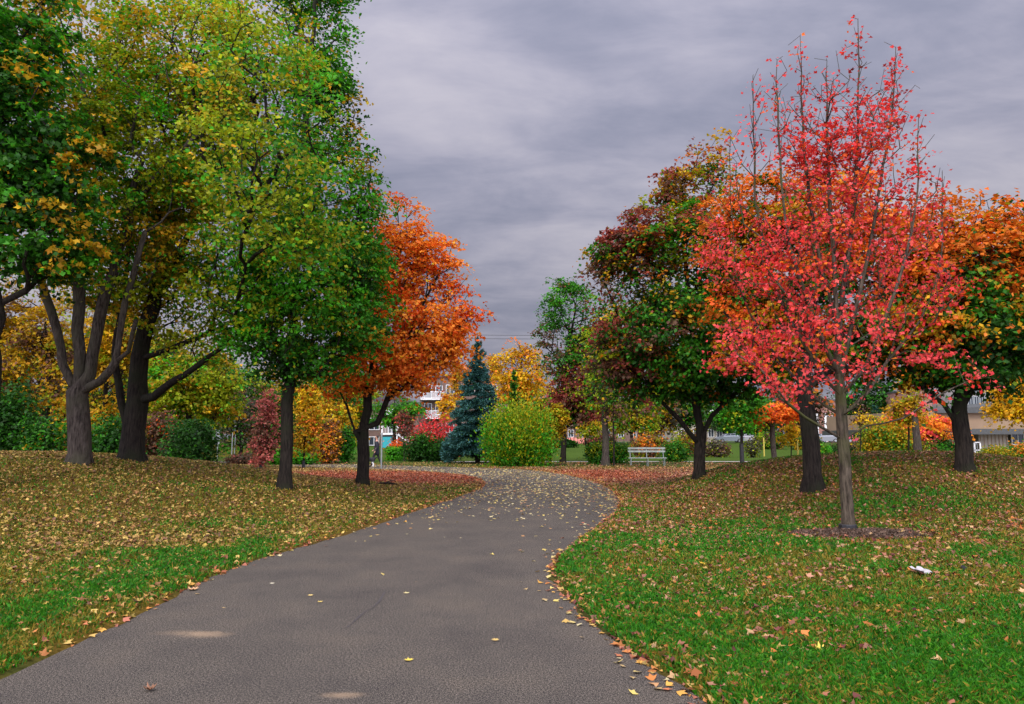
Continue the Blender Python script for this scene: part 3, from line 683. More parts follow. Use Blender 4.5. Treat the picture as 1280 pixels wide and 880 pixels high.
tree('young red maple with pale bark standing on its own mulch ring', J,
     [(1000, 405, 100, 48), (930, 425, 50, 36), (1040, 320, 100, 80), (960, 320, 60, 60), (1055, 220, 80, 70), (1125, 370, 50, 50), (1185, 350, 34, 45), (1150, 270, 40, 50), (900, 450, 24, 20), (1050, 465, 60, 14), (1170, 440, 50, 18), (1000, 480, 50, 12),
      (945, 150, 14, 75, .2, .35), (972, 130, 12, 70, -.3, .35), (1003, 120, 13, 85, .3, .35), (1035, 130, 15, 80, -.4, .4), (1073, 95, 11, 80, .1, .35), (1113, 120, 17, 70, .3, .4), (1090, 170, 16, 60, -.4, .4), (1145, 190, 12, 55, .1, .3), (1172, 235, 11, 50, .4, .3), (915, 210, 14, 60, .1, .35), (1010, 200, 40, 60), (1050, 155, 70, 55), (1100, 150, 40, 50), (985, 170, 36, 50), (890, 300, 20, 50, 0, .5)],
     d=dJ, rad=.098, ntips=1400, per=7.5, spray=.20, leaf=.070, bare=260, limb_tips=16, lw=.001, clump=.75, fine=.9, crown_z=1.75, tmpl=LOBE, bark='bark_maple', up=.55, wander=.022, wlen=.34, rtip=.0038, nmain=26, flat=.55, shell=.12,
     trunk=[J-np.array([0, 0, .15])]+L3([(1059, 640), (1056, 580), (1052, 520), (1050, 470), (1046, 400), (1042, 320), (1036, 230), (1034, 130), (1033, 75)], dJ),
     limbs=[L3([(1053, 545), (1020, 530, -.2), (985, 505, -.4), (950, 460, -.6), (915, 425, -.7)], dJ), L3([(1053, 545), (1085, 532, -.2), (1130, 522, -.4), (1180, 490, -.6), (1225, 470, -.7)], dJ),
            L3([(1052, 515), (1085, 490, .2), (1110, 450, .4), (1150, 400, .6), (1175, 330, .7), (1178, 215, .8)], dJ), L3([(1051, 500), (1025, 465, .2), (1000, 420, .3), (965, 350, .4), (945, 250, .4), (942, 95, .3)], dJ),
            L3([(1050, 480), (1030, 430, -.2), (1008, 370, -.3), (985, 300, -.4), (975, 200, -.4), (970, 75, -.3)], dJ), L3([(1049, 460), (1066, 400, -.1), (1085, 320, 0), (1100, 230, .2), (1115, 140, .3), (1120, 60, .3)], dJ),
            L3([(1048, 440), (1055, 360, .1), (1066, 270, .1), (1072, 160, .1), (1073, 25, .1)], dJ), L3([(1047, 420), (1028, 340, .2), (1012, 250, .3), (1003, 150, .3), (1001, 45, .3)], dJ),
            L3([(1051, 495), (1080, 460, -.4), (1105, 400, -.6), (1130, 330, -.5), (1145, 250, -.2), (1147, 145, .1)], dJ), L3([(1052, 525), (1010, 490, .4), (960, 430, .8), (920, 340, .8), (912, 170, .5)], dJ),
            L3([(1052, 530), (1075, 505, -.6), (1090, 470, -1.0), (1100, 430, -1.2), (1095, 380, -1.3)], dJ)],
     pal=[('pk', 1.45, -.9, -.2), ('rd', 1.1, .1), ('dr', .1, 1.3), ('ro', .1, .3)], seed=31, guard=.13, thin_top=.45, tw_leaf=.9, group=None)
K = hit(1205, 588, 16, 35); dK = K[1]
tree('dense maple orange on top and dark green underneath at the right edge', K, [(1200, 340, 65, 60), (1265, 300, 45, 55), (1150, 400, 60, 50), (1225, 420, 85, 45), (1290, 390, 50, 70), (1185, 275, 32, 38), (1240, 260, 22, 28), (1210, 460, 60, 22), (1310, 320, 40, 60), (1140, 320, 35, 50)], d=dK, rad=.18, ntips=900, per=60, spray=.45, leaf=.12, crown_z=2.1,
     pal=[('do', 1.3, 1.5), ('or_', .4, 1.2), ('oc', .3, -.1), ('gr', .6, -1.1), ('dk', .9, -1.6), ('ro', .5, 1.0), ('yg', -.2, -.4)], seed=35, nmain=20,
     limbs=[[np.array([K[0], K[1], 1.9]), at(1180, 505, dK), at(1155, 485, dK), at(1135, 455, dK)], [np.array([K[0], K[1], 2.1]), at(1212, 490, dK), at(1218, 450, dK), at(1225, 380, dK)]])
print('near trees', round(time.time()-T0, 1))

# --- middle distance trees: (label, base px, d, rad, tips, per, spray, leaf, blobs, pal, extras)
def mid(label, px, d, rad, ntips, per, spray, leaf, blobs, pal, seed, **k):
    return tree(label, gp(px, d), blobs, d=d, rad=rad, ntips=ntips, per=per, spray=spray, leaf=leaf, pal=pal, seed=seed, step=.6, nmain=10, rtip=.012, **k)
YEL = [('oc', 1.2), ('ye', .6, .2), ('yg', .2)]
GOLD = [('oc', 1.4), ('br', .5, -.3), ('yg', .2)]
mid('pale green and burgundy tree behind the leaning yellow shrub', 704, 50.5, .18, 420, 54, .60, .19, [(712, 385, 34, 38), (700, 430, 28, 40), (728, 460, 34, 45), (735, 500, 26, 26), (745, 400, 20, 40), (712, 500, 24, 22)], [('gr', 1.0, 1.5, -.4), ('bg', .0, .5), ('bu', .7, -.7, .4), ('br', .8, -.8, .3), ('yg', -.3, -.5)], 41, crown_z=3.2)
mid('yellow green maple with grey trunk left of the white bench', 757, 44, .20, 330, 46, .56, .19, [(775, 415, 38, 40), (770, 465, 42, 34), (745, 495, 26, 20), (795, 450, 34, 40), (805, 500, 34, 20), (760, 440, 30, 40)], [('yg', 1.2, .2, -.3), ('gr', .7, -.2, .5), ('oc', .5, .3, -.3), ('bg', .1), ('br', -.2, -.6)], 42, bark='bark_grey', crown_z=3.6)
mid('thin dark stemmed sapling between grey trunk and bench', 767, 43, .05, 50, 22, .4, .15, [(768, 505, 14, 26)], [('yg', 1), ('gr', .6), ('br', .3)], 43, name='sapling')
mid('golden tree rising beyond the spruce with pointed top', 652, 78, .2, 190, 40, .9, .30, [(650, 460, 28, 30), (636, 480, 20, 26), (664, 475, 20, 30), (648, 440, 14, 18)], [('ye', 1.0), ('oc', .8), ('or_', .5, .3)], 44)
mid('pale orange tree faint between orange maple and spruce', 574, 96, .2, 150, 30, .5, .22, [(576, 474, 13, 22), (573, 500, 7, 10), (615, 462, 12, 22)], [('ye', .7), ('oc', .7), ('or_', .9)], 45)
mid('golden leaved tree in front of the brick flats balconies', 551, 88, .15, 80, 26, .4, .2, [(559, 505, 9, 13), (556, 519, 7, 7)], [('ye', 1.2), ('or_', .5)], 46)
mid('green tree in front of the porch beneath the orange maple', 492, 72, .16, 110, 40, .7, .25, [(492, 508, 24, 20), (508, 515, 16, 14), (470, 510, 14, 18)], [('gr', 1.2), ('bg', .3), ('yg', .2)], 47)
mid('small dull pink leaved tree on the left lawn behind the straight dark trunk', 327, 37.5, .055, 130, 26, .34, .13, [(333, 535, 13, 42), (328, 560, 12, 20), (338, 510, 9, 22)], [('sal', 1.7), ('br', .9, -.3)], 48, guard=.45, name='sapling', bark='bark_grey', crown_z=.9)
mid('small ochre sapling between the straight trunk and orange maple', 380, 40, .05, 120, 30, .40, .15, [(381, 540, 15, 28), (392, 525, 10, 14)], [('oc', 1.1), ('yg', .6), ('or_', .4, .5, .6)], 49, guard=.4, name='sapling', crown_z=1.1)
mid('yellow ochre tree with open crown behind the small saplings', 405, 58, .14, 200, 36, .62, .22, [(410, 520, 32, 28), (430, 535, 22, 22), (380, 500, 24, 26)], YEL, 50)
mid('golden tree behind the grey forked trunk at far left', 60, 44, .2, 340, 44, .62, .2, [(55, 455, 52, 55), (15, 440, 40, 60), (100, 480, 40, 50), (80, 400, 40, 40), (0, 380, 40, 40)], GOLD, 51)
mid('yellow tree filling the gap between the two big left trunks', 128, 40, .16, 260, 44, .58, .19, [(130, 470, 30, 60), (120, 520, 34, 30), (150, 420, 30, 40)], [('oc', 1.4), ('yg', .5), ('ye', .0)], 52)
mid('yellow green tree with forked slim trunks right of the twin trunk', 232, 38, .17, 420, 44, .58, .18, [(235, 470, 48, 40), (265, 500, 28, 30), (205, 500, 30, 38), (225, 440, 40, 30), (275, 465, 26, 30)], [('yg', 1.5), ('oc', .5), ('bg', .2)], 53, crown_z=1.7)
mid('brown twiggy tree left of the pink sapling', 300, 58, .14, 190, 34, .66, .20, [(298, 520, 30, 30), (285, 545, 22, 16), (312, 545, 16, 18)], [('gy', 1.2), ('br', .4, .5), ('gr', .7, -1)], 54)
mid('dark green tree behind the brown twiggy tree', 318, 72, .2, 220, 40, .9, .28, [(320, 500, 36, 40), (350, 520, 30, 36)], [('dk', 1), ('gr', .8), ('yg', .1)], 55)
mid('small orange maple with spreading forks on the right lawn', 967, 47.5, .17, 150, 40, .46, .17, [(965, 516, 26, 10), (950, 522, 14, 8), (985, 512, 14, 9)], [('or_', 1.5), ('ro', .6)], 56, crown_z=1.7, bark='bark_grey', limbs=[])
mid('small green tree with black wrapped stem right of the wide maple', 927, 46, .09, 150, 40, .46, .17, [(925, 520, 22, 16), (935, 505, 22, 14), (910, 510, 14, 12)], [('gr', 1.2), ('bg', .8), ('yg', 0)], 57, guard=1.25, crown_z=2.4)
mid('yellow sapling tied to a stake on the right lawn', 988, 49, .04, 70, 24, .28, .13, [(988, 545, 11, 14), (992, 532, 5, 9), (980, 550, 10, 7)], [('ye', 1.4), ('yg', .7)], 58, name='sapling', crown_z=1.1)
mid('orange pink leaved tree behind the broken trunk', 1165, 56, .14, 200, 36, .56, .2, [(1150, 530, 26, 16), (1120, 528, 16, 14), (1180, 535, 16, 14)], [('or_', 1.2), ('ye', .3), ('pk', -.2)], 59)
mid('golden yellow tree in front of the beige building', 1292, 43, .16, 330, 50, .5, .19, [(1268, 498, 24, 24), (1290, 490, 30, 36), (1262, 512, 20, 12), (1310, 510, 30, 36)], [('ye', 2.0), ('oc', .6)], 60)
mid('small slim tree right of the willow shrub with ochre leaves', 688, 44.5, .06, 110, 26, .38, .15, [(690, 528, 12, 24), (695, 520, 10, 14)], [('oc', 1), ('yg', .8)], 61, name='sapling', crown_z=1.3)
mid('dark stemmed small tree on the far bright lawn', 705, 51.5, .12, 90, 34, .5, .18, [(705, 512, 18, 12), (722, 520, 12, 10)], [('gr', 1), ('bg', .6), ('br', .4)], 62, crown_z=2.0)
mid('leaning small tree on the far lawn with yellow leaves', 733, 60, .07, 60, 34, .5, .19, [(738, 538, 13, 7), (745, 530, 10, 7)], [('ye', .9), ('yg', .9)], 63)
# rows and backdrop of more distant trees (each its own tree)
far = [(-30, 66, 13, 'dk', 'golden'), (25, 75, 15, 'oc', 0), (90, 82, 16, 'yg', 0), (150, 78, 15, 'dk', 0), (205, 86, 14, 'yg', 0), (262, 92, 13, 'gr', 0), (345, 100, 12, 'oc', 0), (395, 96, 11, 'gr', 0), (440, 105, 11, 'yg', 0),
       (628, 128, 9.5, 'gr', 0), (668, 108, 9.5, 'yg', 0), (700, 118, 9, 'br', 0), (745, 112, 10, 'dk', 0), (790, 104, 9, 'yg', 0), (822, 112, 8.5, 'br', 0), (860, 120, 9.5, 'gr', 0), (905, 150, 10, 'dk', 0), (945, 112, 8, 'gr', 0), (985, 158, 13, 'dk', 0),
       (1085, 84, 9, 'dk', 0), (1118, 90, 8, 'gr', 0), (1150, 100, 11, 'oc', 0), (1330, 80, 12, 'dk', 0), (-90, 60, 14, 'yg', 0), (1000, 96, 8.5, 'br', 0)]
FARP = {'dk': [('dk', 1.2), ('gr', .6)], 'oc': GOLD, 'yg': [('yg', 1.2), ('oc', .5), ('gr', .3)], 'gr': [('gr', 1.2), ('dk', .4), ('yg', .2)], 'br': [('br', 1), ('gy', .6), ('oc', .3)]}
FARW = {'dk': 'dark green', 'oc': 'golden brown', 'yg': 'yellow green', 'gr': 'mid green', 'br': 'brown purple'}
WHERE = ['past the left edge', 'behind the golden tree at far left', 'behind the grey forked trunk', 'behind the twin trunk', 'behind the slim forked yellow green tree', 'above the roadside posts', 'behind the straight dark trunk', 'left of the orange maple crown', 'behind the orange maple trunk',
         'behind the golden pointed tree', 'above the willow shrub', 'behind the burgundy tree', 'behind the grey trunk by the bench', 'above the white bench', 'right above the white bench', 'behind the wide burgundy maple', 'behind the silver car', 'behind the black wrapped stem', 'beside the red brick house',
         'behind the ochre shrubs on the right', 'between ochre shrubs and broken trunk', 'behind the broken trunk', 'beyond the right edge', 'well beyond the left edge', 'behind the yellow sapling']
for i, (px, d, hgt, c, _) in enumerate(far):
    b = gp(px, d); w = hgt*.30; k = hgt
    bl = [(b+np.array([0, 0, k*.62]), np.array([w, w, k*.34])), (b+np.array([-w*.5, .3, k*.45]), np.array([w*.7, w*.7, k*.25])), (b+np.array([w*.55, -.3, k*.5]), np.array([w*.7, w*.7, k*.28]))]
    tree(f'distant {FARW[c]} tree {WHERE[i]}', b, bl, d=d, rad=.2, ntips=170, per=34, spray=1.0, leaf=.34 if d < 110 else .42, pal=FARP[c], seed=70+i, step=1.0, nmain=8, rtip=.02, name='distant_tree', group='trees beyond the park lawn')
print('mid trees', round(time.time()-T0, 1))

# --- shrubs and hedges
def shrub(label, c, size, pal, n, leaf, name='shrub', boxy=False, seed=1, group=None, streaky=0, tops=0, cat='shrub'):
    r = np.random.default_rng(seed*77+3); c = np.array(c, float); rx, ry, rz = size
    root = empty(name, c); tag(root, label, cat, group)
    nt_ = max(12, n//26)
    v = r.normal(size=(nt_, 3)); v /= np.linalg.norm(v, axis=1)[:, None]
    if boxy: v = v/np.max(np.abs(v), axis=1)[:, None]*.93
    q = v*np.array([rx, ry, rz])*(r.random(nt_)**.35)[:, None]
    q *= 1+.16*(vnoise(v[:, 0]*2+5, v[:, 2]*2+v[:, 1]+5, .7, seed)[:, None]-.5)*(0 if boxy else 2)
    q[:, 2] += rz; q[:, 2] = np.maximum(q[:, 2], .06)
    if tops: q[:, 2] += tops*r.random(nt_)*np.clip(q[:, 2]/(2*rz), 0, 1)**2
    # stems
    CROWN_START[0] = -9
    ns = max(3, min(9, int(rx*3)))
    P, PA = [np.array([0, 0, -.05])], [-1]
    for t in q[r.permutation(nt_)[:min(nt_, 46)]]:
        s = np.array([t[0]*.25, t[1]*.25, .0]); prev = 0
        for a in np.linspace(0, 1, 5): p = s*(1-a)+t*a+np.array([0, 0, .25*rz*math.sin(a*math.pi)])+r.normal(size=3)*.02; P.append(p); PA.append(prev); prev = len(P)-1
    P, PA = np.array(P), np.array(PA); tip = np.arange(5, len(P), 5)
    CAPS.clear(); sk = skeleton_mesh(P, PA, tip, min(.06, rx*.05)+.012, rtip=.008, flare=0, split=9, ks=(6, 4), r=r)
    if sk[1] is not None: link('stems', np_mesh('stems', sk[1][0], sk[1][1], None, True), root, M['bark'])
    owner = r.integers(0, nt_, n); sp = .33*min(rx, rz)+.04
    g = r.normal(size=(n, 3))*sp*(.5 if boxy else .8)
    if streaky: g[:, 2] *= 1.5; g[:, :2] *= .7
    Pl = q[owner]+g
    if boxy: Pl = np.clip(Pl, [-rx*1.02, -ry*1.02, .02], [rx*1.02, ry*1.02, 2*rz*1.02])+r.normal(size=(n, 3))*.015
    Pl[:, 2] = np.maximum(Pl[:, 2], .03)
    h = q[:, 2]/(2*rz); xr = q[:, 0]/rx; out = np.linalg.norm((q-[0, 0, rz])/[rx, ry, rz], axis=1)
    col = colours(pal, q+c, owner, np.clip(h, 0, 1.3), xr, np.clip(out, 0, 1), r, .35)
    outw = Pl-np.array([0, 0, rz*.6]); outw /= np.linalg.norm(outw, axis=1)[:, None]+1e-9
    nr = .6*outw+.55*r.normal(size=(n, 3))+np.array([0, 0, .35])
    ud = None
    if streaky: ud = outw*.6+np.array([0, 0, .7])+.35*r.normal(size=(n, 3))
    me = leaves_mesh('foliage', Pl, nr, leaf*(.6+.8*r.random(n)), col, NEED if streaky == 2 else KITE, r, curl=r.normal(size=n)+.5, udir=ud)
    link('foliage', me, root, M['leaf']); return root
def pshrub(label, x0, x1, ytop, d, pal, n, leaf, depth=.8, **k):
    a, b = gp(x0, d), gp(x1, d); c = gp((x0+x1)/2, d); top = at((x0+x1)/2, ytop, d)[2]
    rx = (b[0]-a[0])/2; return shrub(label, c, (rx, rx*depth if not k.get('boxy') else min(rx, .9)*depth, max(.25, (top-c[2])/2)), pal, n, leaf, **k)
DK = [('dk', 1.4), ('gr', .3)]
pshrub('large rounded willow like shrub, yellow green, at the far side of the path', 602, 690, 524, 43.2, [('yg', 1.3, .3), ('gr', 1.0, -1.1), ('ye', -.9, 1.4), ('bg', .8, -.3)], 27000, .13, streaky=1, tops=.45, seed=1, name='willow_shrub')
pshrub('dark shrub mass at the far left edge under the golden tree', -30, 40, 482, 33, DK, 6500, .17, seed=2)
pshrub('lower dark green shrub left of the grey forked trunk', 30, 88, 525, 32, [('gr', 1), ('dk', .9), ('oc', -.5)], 4200, .15, seed=3)
pshrub('round dark shrub between the two big left trunks', 112, 168, 521, 30, DK+[('gr', .6)], 4200, .14, seed=4)
pshrub('rust brown hedge shrub right of the twin trunk', 180, 222, 517, 31, [('br', 1.2, .8), ('dk', .8, -.9), ('ro', -.9, .6)], 4000, .13, seed=5)
pshrub('dark clipped bush with flat top on bare dark legs', 214, 264, 526, 28.5, DK, 6500, .11, boxy=True, depth=1.6, seed=6)
pshrub('low brown bare shrub beside the roadside posts', 282, 326, 569, 47, [('br', 1.3), ('bu', .1), ('gy', .4)], 1800, .14, depth=.5, seed=7, name='low_shrub')
pshrub('low vivid green hedge behind the pink sapling', 329, 362, 560, 46, [('bg', 1.6), ('gr', .4)], 2200, .15, depth=.5, seed=8, name='low_shrub')
pshrub('low vivid green hedge behind the ochre sapling', 362, 396, 565, 47, [('bg', 1.2), ('gr', .9)], 2000, .15, depth=.5, seed=9, name='low_shrub')
pshrub('tall rusty brown shrub left of the green columnar shrub', 392, 424, 525, 48, [('br', .9), ('or_', .3, .4), ('oc', .9)], 3800, .16, seed=10, tops=.5)
pshrub('upright green shrub just left of the orange maple trunk', 419, 442, 537, 49, [('gr', 1.4), ('bg', .2), ('dk', .4)], 2600, .16, seed=11)
pshrub('bright green clipped hedge left of the dark bushes', 483, 508, 559, 54, [('bg', 1.6)], 2400, .14, boxy=True, seed=12, name='clipped_hedge')
pshrub('small orange flowering shrub above the clipped hedge', 485, 505, 553, 56.5, [('or_', 1.3), ('ro', .5)], 900, .14, seed=13)
pshrub('wide dark evergreen bush under the crimson shrub', 506, 545, 546, 52, DK, 3600, .16, seed=14)
pshrub('dark evergreen bush touching the blue spruce', 535, 568, 552, 53, DK, 3000, .16, seed=15)
pshrub('crimson shrub above the dark bushes left of the spruce', 514, 566, 526, 56, [('pk', 1.3), ('rd', .8), ('br', .5, -.9)], 3800, .17, seed=16, tops=.4, name='red_shrub')
pshrub('green and ochre shrub left of the grey trunk', 734, 757, 556, 46, [('gr', .9), ('yg', .5, .8), ('dk', .3)], 2300, .13, seed=17)
pshrub('green hedge shrub between grey trunk and bench', 758, 787, 557, 47, [('gr', 1), ('yg', .4)], 2300, .13, seed=18)
pshrub('rust and orange shrub row behind the bench', 786, 836, 545, 62, [('br', .8), ('or_', .4), ('yg', .6)], 3200, .18, depth=.5, seed=19)
pshrub('dark green shrub between bench and wide maple trunk', 828, 862, 554, 52, [('gr', 1.2), ('dk', .4), ('yg', .1, .8)], 2600, .15, seed=20)
pshrub('orange ochre shrub behind the wide maple trunk', 838, 882, 541, 66, [('oc', .7), ('br', .8), ('yg', .5)], 3000, .18, depth=.5, seed=21)
pshrub('brown leafless shrub in front of the silver car', 880, 912, 553, 64, [('br', 1.2), ('gy', .6), ('yg', .2)], 2200, .17, depth=.5, seed=22)
pshrub('long dark green shrub on the far lawn just left of the pink panels', 690, 722, 551, 92, DK, 3000, .24, depth=.4, seed=41)
pshrub('brown purple shrub on the far lawn right of the pink panels', 732, 770, 545, 92, [('bu', .4), ('br', .9), ('dk', .6)], 3600, .24, depth=.4, seed=42)
pshrub('tall mixed green shrub on the far lawn behind the small orange maple', 944, 980, 542, 88, [('gr', .8), ('yg', .6), ('br', .4)], 3600, .24, depth=.4, seed=43)
pshrub('dull green shrub on the far lawn behind the thick black trunk', 992, 1026, 545, 86, [('dk', .8), ('gr', .5), ('oc', .2)], 3400, .24, depth=.4, seed=44)
pshrub('small ochre shrub right of the black wrapped stem', 932, 950, 548, 62, [('gy', .8), ('yg', .8)], 1300, .16, seed=23)
pshrub('dark brown clipped hedge behind the young red maple trunk', 1036, 1075, 553, 53, [('br', 1), ('dk', .9)], 3400, .13, boxy=True, seed=24, name='clipped_hedge')
pshrub('small green shrub left of the brown clipped hedge', 1022, 1038, 558, 52, [('bg', .9), ('yg', .8)], 1300, .13, seed=25)
pshrub('tall yellow green shrub right of the young red maple trunk', 1076, 1114, 528, 49, [('yg', 1.3), ('oc', .8), ('gr', .1)], 4600, .15, seed=26, tops=.4)
pshrub('yellow green shrub next to the broken trunk', 1108, 1142, 536, 48, [('yg', 1.1), ('oc', .6), ('gr', .4)], 3800, .15, seed=27, tops=.3)
pshrub('dark round bush left of the beige building wall', 1164, 1192, 549, 55, [('dk', 1.2), ('gr', .2)], 2800, .15, seed=28)
pshrub('green shrub low between broken trunk and dark bush', 1150, 1172, 555, 47, [('gr', .9), ('yg', .7), ('bu', -.2, 1)], 2200, .13, seed=29)
pshrub('yellow and green shrub bed before the pale garage wall', 1226, 1262, 560, 49, [('yg', 1.1), ('oc', .5), ('gr', .5)], 3000, .13, depth=.5, seed=30)
pshrub('orange shrub at the right edge before the building', 1256, 1296, 556, 50, [('or_', .4), ('oc', .9), ('gr', .6)], 2800, .13, depth=.5, seed=31)

# --- conifers
def conifer(label, base, hgt, r0, pal, n, leaf, seed, skirt=.5, name='spruce_tree', group=None):
    r = np.random.default_rng(seed); base = np.array(base, float)
    root = empty(name, base); tag(root, label, 'tree', group)
    mb = MB(); mb.tube([(0, 0, -.1), (0, 0, hgt*.3), (0, 0, hgt*.97)], [.035*r0+.10, .02*r0+.07, .015], 9)
    tiers = int(hgt/.30); P0, D0, L0 = [], [], []
    mbb = mb
    for i in range(tiers):
        t = i/tiers; z = skirt+(hgt-skirt)*(t+r.random()/tiers)**1.02
        R = r0*(1-t)**.86*(.86+.3*r.random())+.06
        nb = int(7+10*(1-t))
        for k in range(nb):
            a = r.random()*2*math.pi; L_ = R*(.72+.42*r.random())
            dr = np.array([math.cos(a), math.sin(a), 0]); tip = np.array([0, 0, z+.2*r.normal()])+dr*L_+np.array([0, 0, -.22*L_+.25*t])
            if k % 3 == 0: mbb.tube([(0, 0, z), tuple((np.array([0, 0, z])+tip)/2+[0, 0, -.05]), tuple(tip)], [.022, .015, .005], 4)
            m = int(n/tiers/nb*(1.9-1.7*t)*1.0)+2; s = r.random(m)**.6
            side = np.cross(dr, [0, 0, 1]); w = r.normal(size=m)*.20*L_*(1.1-s*.8)
            p = np.array([0, 0, z])+s[:, None]*(tip-[0, 0, z])+side*w[:, None]+np.array([0, 0, 1])*(-.10*s*L_*np.abs(w)[:]/(.2*L_+.01)+r.normal(size=m)*.06)[:, None]
            P0.append(p); D0.append(dr[None]*.9+side*(w/(.22*L_+.02))[:, None]*.8+np.array([0, 0, .12])+r.normal(size=(m, 3))*.35)
    mbb.build('trunk', M['bark'], root)
    P0, D0 = np.concatenate(P0), np.concatenate(D0); m = len(P0)
    col = np.array([C_[p[0]] for p in pal])[r.choice(len(pal), m, p=np.array([p[1] for p in pal])/sum(p[1] for p in pal))]*(1+.25*r.normal(size=(m, 1)))
    link('needles', leaves_mesh('needles', P0, np.tile([0, 0, 1.], (m, 1))+.5*r.normal(size=(m, 3)), leaf*(.7+.6*r.random(m)), np.clip(col, .004, .6), NEED, r, udir=D0), root, M['needle'])
C_['s2'] = (.07, .18, .165)
sp = hit(597, 579, 30, 70); top = at(598, 429, sp[1])[2]
conifer('blue green spruce standing right of the crimson shrub', sp, top-sp[2], 2.15, [('sp', 5), ('s2', 3), ('dk', 1)], 80000, .22, 5, skirt=.75, name='blue_spruce')
b = gp(643, 66); conifer('small dark green conifer in front of the golden pointed tree', b, at(643, 466, 66)[2]-b[2], 1.3, [('gr', 3), ('dk', 2)], 9000, .28, 6, name='small_conifer')
b = gp(1098, 66); conifer('dark blue conifer behind the tall yellow green shrub', b, at(1098, 512, 66)[2]-b[2], 2.2, [('sp', 3), ('dk', 3)], 9000, .30, 7, name='small_conifer')
# broken trunk
b = hit(1147, 576, 18, 60)
b = gp(1147, 36)
root = empty('broken_trunk', b); tag(root, 'bare grey trunk with broken off top behind the right mound', 'tree trunk')
ht = at(1146, 516, b[1])[2]-b[2]; s_ = b[1]/F
mb = MB(); mb.tube([(0, 0, -.2), (0, 0, .1), (0, 0, ht*.5), (-.05, 0, ht*.93), (-.1, 0, ht)], [7.5*s_, 6*s_, 4.6*s_, 3.6*s_, 2.0*s_], 12); mb.build('trunk', M['bark_grey'], root)
mb = MB(); mb.tube([(-.02, -.02, ht*.86), (-.06, -.04, ht+.16), (-.07, -.05, ht+.3)], [2.2*s_, 1.1*s_, .2*s_], 6); mb.build('splinter', M['bark_grey'], root)
mid('thin young tree with dark wrapped foot left of the broken trunk', 1136, b[1]+.5, .05, 70, 26, .42, .14, [(1132, 512, 16, 16), (1140, 498, 12, 14)], [('oc', 1), ('yg', .7)], 64, name='sapling', guard=.9, crown_z=2.2)
mid('very thin sapling behind the young red maple trunk', 1075, 44, .035, 40, 20, .4, .13, [(1074, 520, 12, 14)], [('br', 1), ('ye', .2)], 65, name='sapling', crown_z=2.2)
mid('thin stem sapling left of the dark evergreen bush', 505, 52.5, .04, 50, 20, .4, .14, [(507, 530, 10, 16)], [('br', 1), ('pk', .2)], 66, name='sapling', crown_z=1.6, bark='bark_grey')
print('plants', round(time.time()-T0, 1))

# ------------------------------------------------------------------ far wood as one mass closing the horizon
def far_wood():
    r = np.random.default_rng(99); n = 42000
    x = r.uniform(-230, 230, n); y = 190+r.uniform(0, 18, n); top = 6.5+4.5*fbm(x, y*0+3, 16, 61, 3)+3.5*sm(-20, -80, x)+2*sm(60, 110, x)
    z = gz(0, 190)+top*r.random(n)**.7
    c = np.array([C_['dk'], C_['gr'], C_['br'], C_['oc']])[np.clip((fbm(x, z*2, 9, 70, 2)*6-1).astype(int), 0, 3)]*(1+.2*r.normal(size=(n, 1)))
    P = np.stack([x, y, z], 1)
    me = leaves_mesh('far_wood', P, r.normal(size=(n, 3))+np.array([0, -.6, .6]), .9+.8*r.random(n), np.clip(c, .004, .6), KITE, r)
    tag(link('far_wood', me, None, M['leaf']), 'far band of mixed woodland closing the horizon', 'woodland', None, 'stuff')
far_wood()

# ------------------------------------------------------------------ grass and fallen leaves
def in_frustum(n, d0, d1, r, power=1.0, ylim=None):
    """random ground points seen from the path, density falling with distance^power"""
    u = r.random(n)
    e = 2-power
    d = (d0**e+u*(d1**e-d0**e))**(1/e) if abs(e) > 1e-6 else d0*(d1/d0)**u
    x = (r.random(n)*2-1)*.74*d
    return x, d
def grass():
    r = np.random.default_rng(5)
    x, y = in_frustum(560000, 3.4, 26, r, 2.0)
    z, d = ground(x, y, True); rust, lit, viv = zones(x, y, d)
    keep = (d > .02) & (r.random(len(x)) < (.5+.5*viv)*(1-.55*rust))
    # bare ring of mulch
    mr = ((x-J[0])/1.15)**2+((y-(J[1]-.35))/.62)**2; keep &= (mr > .8+.5*r.random(len(x)))
    x, y, z, viv, d = x[keep], y[keep], z[keep], viv[keep], d[keep]; n = len(x)
    h = (.022+.030*r.random(n))*(1+.4*viv)*(1+.02*y)*np.clip(.55+d*2.5, .5, 1); w = .0018+.00085*y
    a = r.random(n)*2*math.pi; ln = r.normal(size=(n, 2))*.5
    P0 = np.stack([x-np.cos(a)*w, y-np.sin(a)*w, z-.01], 1); P1 = np.stack([x+np.cos(a)*w, y+np.sin(a)*w, z-.01], 1)
    P2 = np.stack([x+ln[:, 0]*h*.45+np.cos(a)*w*.7, y+ln[:, 1]*h*.45+np.sin(a)*w*.7, z+h*.6], 1); P3 = np.stack([x+ln[:, 0]*h, y+ln[:, 1]*h, z+h*(.95-.25*np.abs(ln[:, 0]))], 1)
    V = np.stack([P0, P1, P2, P3], 1).reshape(-1, 3); i = np.arange(n)*4
    Fa = np.concatenate([np.stack([i, i+1, i+2], 1), np.stack([i, i+2, i+3], 1)])
    g1, g2, g3 = np.array([.010, .105, .004]), np.array([.055, .215, .006]), np.array([.25, .18, .02])
    t = r.random((n, 1)); c = g1*(1-t)+g2*t; dry = (r.random(n) < (.14+.70*(1-viv)))[:, None]
    olive = np.array([.09, .12, .010]); o2 = (r.random(n) < .5)[:, None]
    c = np.where(dry, np.where(o2, g3, olive), c)*(1+.2*r.normal(size=(n, 1)))
    me = np_mesh('grass', V, Fa, np.repeat(np.clip(c, .004, .7), 4, axis=0))
    tag(link('grass', me, None, M['grass']), 'short grass blades of the lawn beside the path', 'grass', None, 'stuff')
grass()
